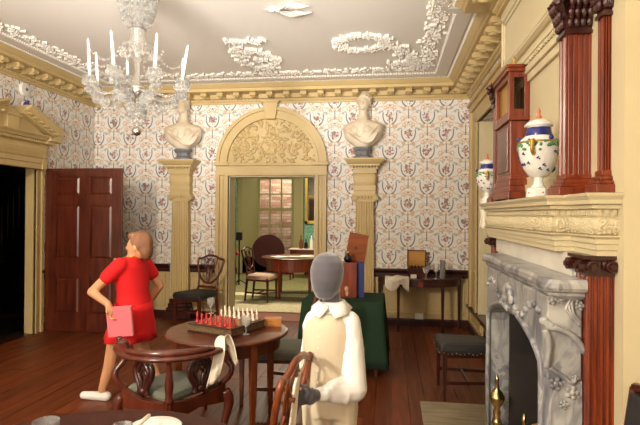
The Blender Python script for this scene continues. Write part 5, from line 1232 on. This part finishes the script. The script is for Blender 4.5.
# ---- passer-by in red
WO = Vector((ay(131,300,4.05).x,4.05,0))
wo = empty('person', WO, 0, 'person in red top and skirt striding left past the open door', 'person')
def lp(x,y,dy=0): v = ay(x,y,4.05+dy)-WO; return v
hd = lp(139,246); sh1 = lp(118,270,-.10); sh2 = lp(150,268,.13)
fr = az(96,399,0)-WO; bk_ = Vector((.10,.12,0))
b = MB()
b.stack([(.02,.02,.70,.12,.15),(.015,.02,.80,.13,.165),(.01,.02,.95,.11,.14),(.0,.02,1.05,.115,.15),(-.01,.015,1.15,.11,.165),(.0,.01,1.21,.075,.12),(.03,.01,1.25,.05,.06)],24)
b.caps((.03,.01,1.22),(hd.x,hd.y,hd.z-.06),.05,.047)
b.ell(hd,(.095,.076,.112),16,12); b.ell(hd+Vector((-.03,0,-.035)),(.07,.062,.07),12,10)
b.caps(hd+Vector((-.09,0,.005)),hd+Vector((-.108,0,-.022)),.010,.015); b.ell(hd+Vector((-.088,0,-.058)),(.012,.026,.008),8,6); b.ell(hd+Vector((-.088,0,-.07)),(.012,.022,.007),8,6); b.ell(hd+Vector((-.075,0,-.095)),(.028,.028,.018),8,6)
for s in (-1,1): b.ell(hd+Vector((-.088,s*.03,.012)),(.010,.014,.008),8,6); b.ell(hd+Vector((.0,s*.078,-.01)),(.018,.010,.03),8,6)
elb = lp(92,292,-.22); hnd = lp(108,304,-.27); sA = Vector((-.02,-.15,1.17))
b.caps(sA,elb,.046,.038,14); b.caps(elb,hnd,.037,.027,14)
def hand(b, w, d, up, sgn):
    d = d.normalized(); s = d.cross(up).normalized(); p_ = w+d*.045; b.caps(w,p_+d*.02,.026,.032,10); b.ell(p_+d*.02,(.034,.034,.036),10,8)
    for k in range(4):
        o = s*((k-1.5)*.018); L = (.032,.038,.035,.026)[k]; a = p_+d*.045+o; c = a+d*L; e = c+(d*.5-up*.8*sgn).normalized()*L*.8; g = e+(-d*.3-up*sgn).normalized()*L*.5
        b.caps(a,c,.009,.0088,8); b.caps(c,e,.0085,.008,8); b.caps(e,g,.008,.007,8)
    a = w+d*.03+s*.03*1; c = a+(d*.6+s*.5).normalized()*.035; b.caps(a,c,.011,.0095,8); b.caps(c,c+d*.025,.0095,.008,8)
hand(b, hnd, Vector((.35,-.05,-.9)), Vector((1,0,.3)), -1)
sB = Vector((.02,.18,1.17)); eB = Vector((.14,.25,.95)); hB = Vector((.02,.24,.76)); b.caps(sB,eB,.045,.037); b.caps(eB,hB,.036,.026); hand(b, hB, Vector((-.3,0,-.9)), Vector((-1,0,.3)), 1)
kF = Vector((-.12,-.06,.47)); aF = Vector((fr.x+.06,fr.y+.0,.09)); b.caps((.0,-.07,.76),kF,.095,.062); b.caps(kF,(kF+aF)/2+Vector((.02,0,.03)),.06,.055); b.caps((kF+aF)/2+Vector((.02,0,.03)),aF,.055,.036)
b.caps(aF+Vector((.03,0,-.055)),aF+Vector((-.15,-.02,-.06)),.034,.026)
kB = Vector((.03,.11,.46)); aB = Vector((.20,.12,.13)); b.caps((.02,.10,.76),kB,.095,.062); b.caps(kB,kB.lerp(aB,.4),.06,.055); b.caps(kB.lerp(aB,.4),aB,.055,.036); b.caps(aB+Vector((.01,0,-.02)),aB+Vector((-.09,0,-.10)),.034,.026)
b.build('body', skin, wo, remesh=.009, sm=2)
b = MB(); b.stack([(.02,.02,.80,.145,.18),(.012,.02,.92,.125,.158),(.0,.02,1.04,.13,.168),(-.01,.015,1.15,.125,.178),(.0,.01,1.21,.09,.135),(.02,.01,1.235,.07,.08)],24)
b.caps(sA,sA.lerp(elb,.45),.066,.062); b.caps(sB,sB.lerp(eB,.5),.066,.062); b.build('red_top', red_cl, wo, remesh=.011, sm=4)
b = MB(); rg = []
for z,rx,ry,wv in ((.84,.14,.175,0),(.78,.155,.19,.0),(.68,.175,.205,.006),(.60,.19,.215,.012),(.53,.205,.225,.018)):
    rg.append([(.015-(.84-z)*.1+(rx+wv*math.sin(j*1.1))*math.cos(2*PI*j/36),.02+(ry+wv*math.sin(j*1.1))*math.sin(2*PI*j/36),z) for j in range(36)])
b.loft(rg,cap=False).build('red_skirt', red_cl, wo, smooth=True, solid=.008)
b = MB(); b.ell(hd+Vector((.022,0,.028)),(.098,.088,.105),16,12); b.ell(hd+Vector((.07,0,-.04)),(.05,.075,.08),12,8); b.ell(hd+Vector((-.045,0,.085)),(.05,.065,.035),12,8)
b.build('hair', hair_m, wo, remesh=.01, sm=2)
for k,(aa,dd) in enumerate(((aF,Vector((-.16,-.02,-.055))),(aB,Vector((-.10,0,-.10))))):
    b = MB(); b.caps(aa+Vector((.035,0,-.062 if k == 0 else -.03)),aa+dd,.042,.034); b.build('shoe', shoe_m, wo, remesh=.008, sm=2)
for s in (-1,1): MB().ell(hd+Vector((-.091,s*.03,.012)),(.006,.008,.006),8,6).build('eye', blk, wo, smooth=True)
MB().tube([Vector((.02+.075*math.cos(k*.52),.01+.08*math.sin(k*.52),1.235+.01*math.cos(k*.52))) for k in range(12)],.006,6,closed=True).build('necklace', gilt, wo, smooth=True)
c = ay(120,322,3.78)-WO; c = c+Vector((0,0,0)); q = MB(Matrix.Translation(c) @ Matrix.Rotation(R(-6),4,'Y')); q.box(-.105,.105,-.012,.012,-.13,.12)
c = c+WO; pb = empty('paper_folder', c, 0, 'pale pink folder carried at the side of the person in red', 'folder'); 
MB(Matrix.Rotation(R(-6),4,'Y')).box(-.105,.105,-.012,-.008,-.11,.12).box(-.105,.105,.008,.012,-.11,.125).box(-.105,.105,-.012,.012,-.115,-.108).build('cover', pink_cl, pb, bev=.002); MB(Matrix.Rotation(R(-6),4,'Y')).box(-.10,.10,-.008,.008,-.105,.115).build('sheets', paper, pb)
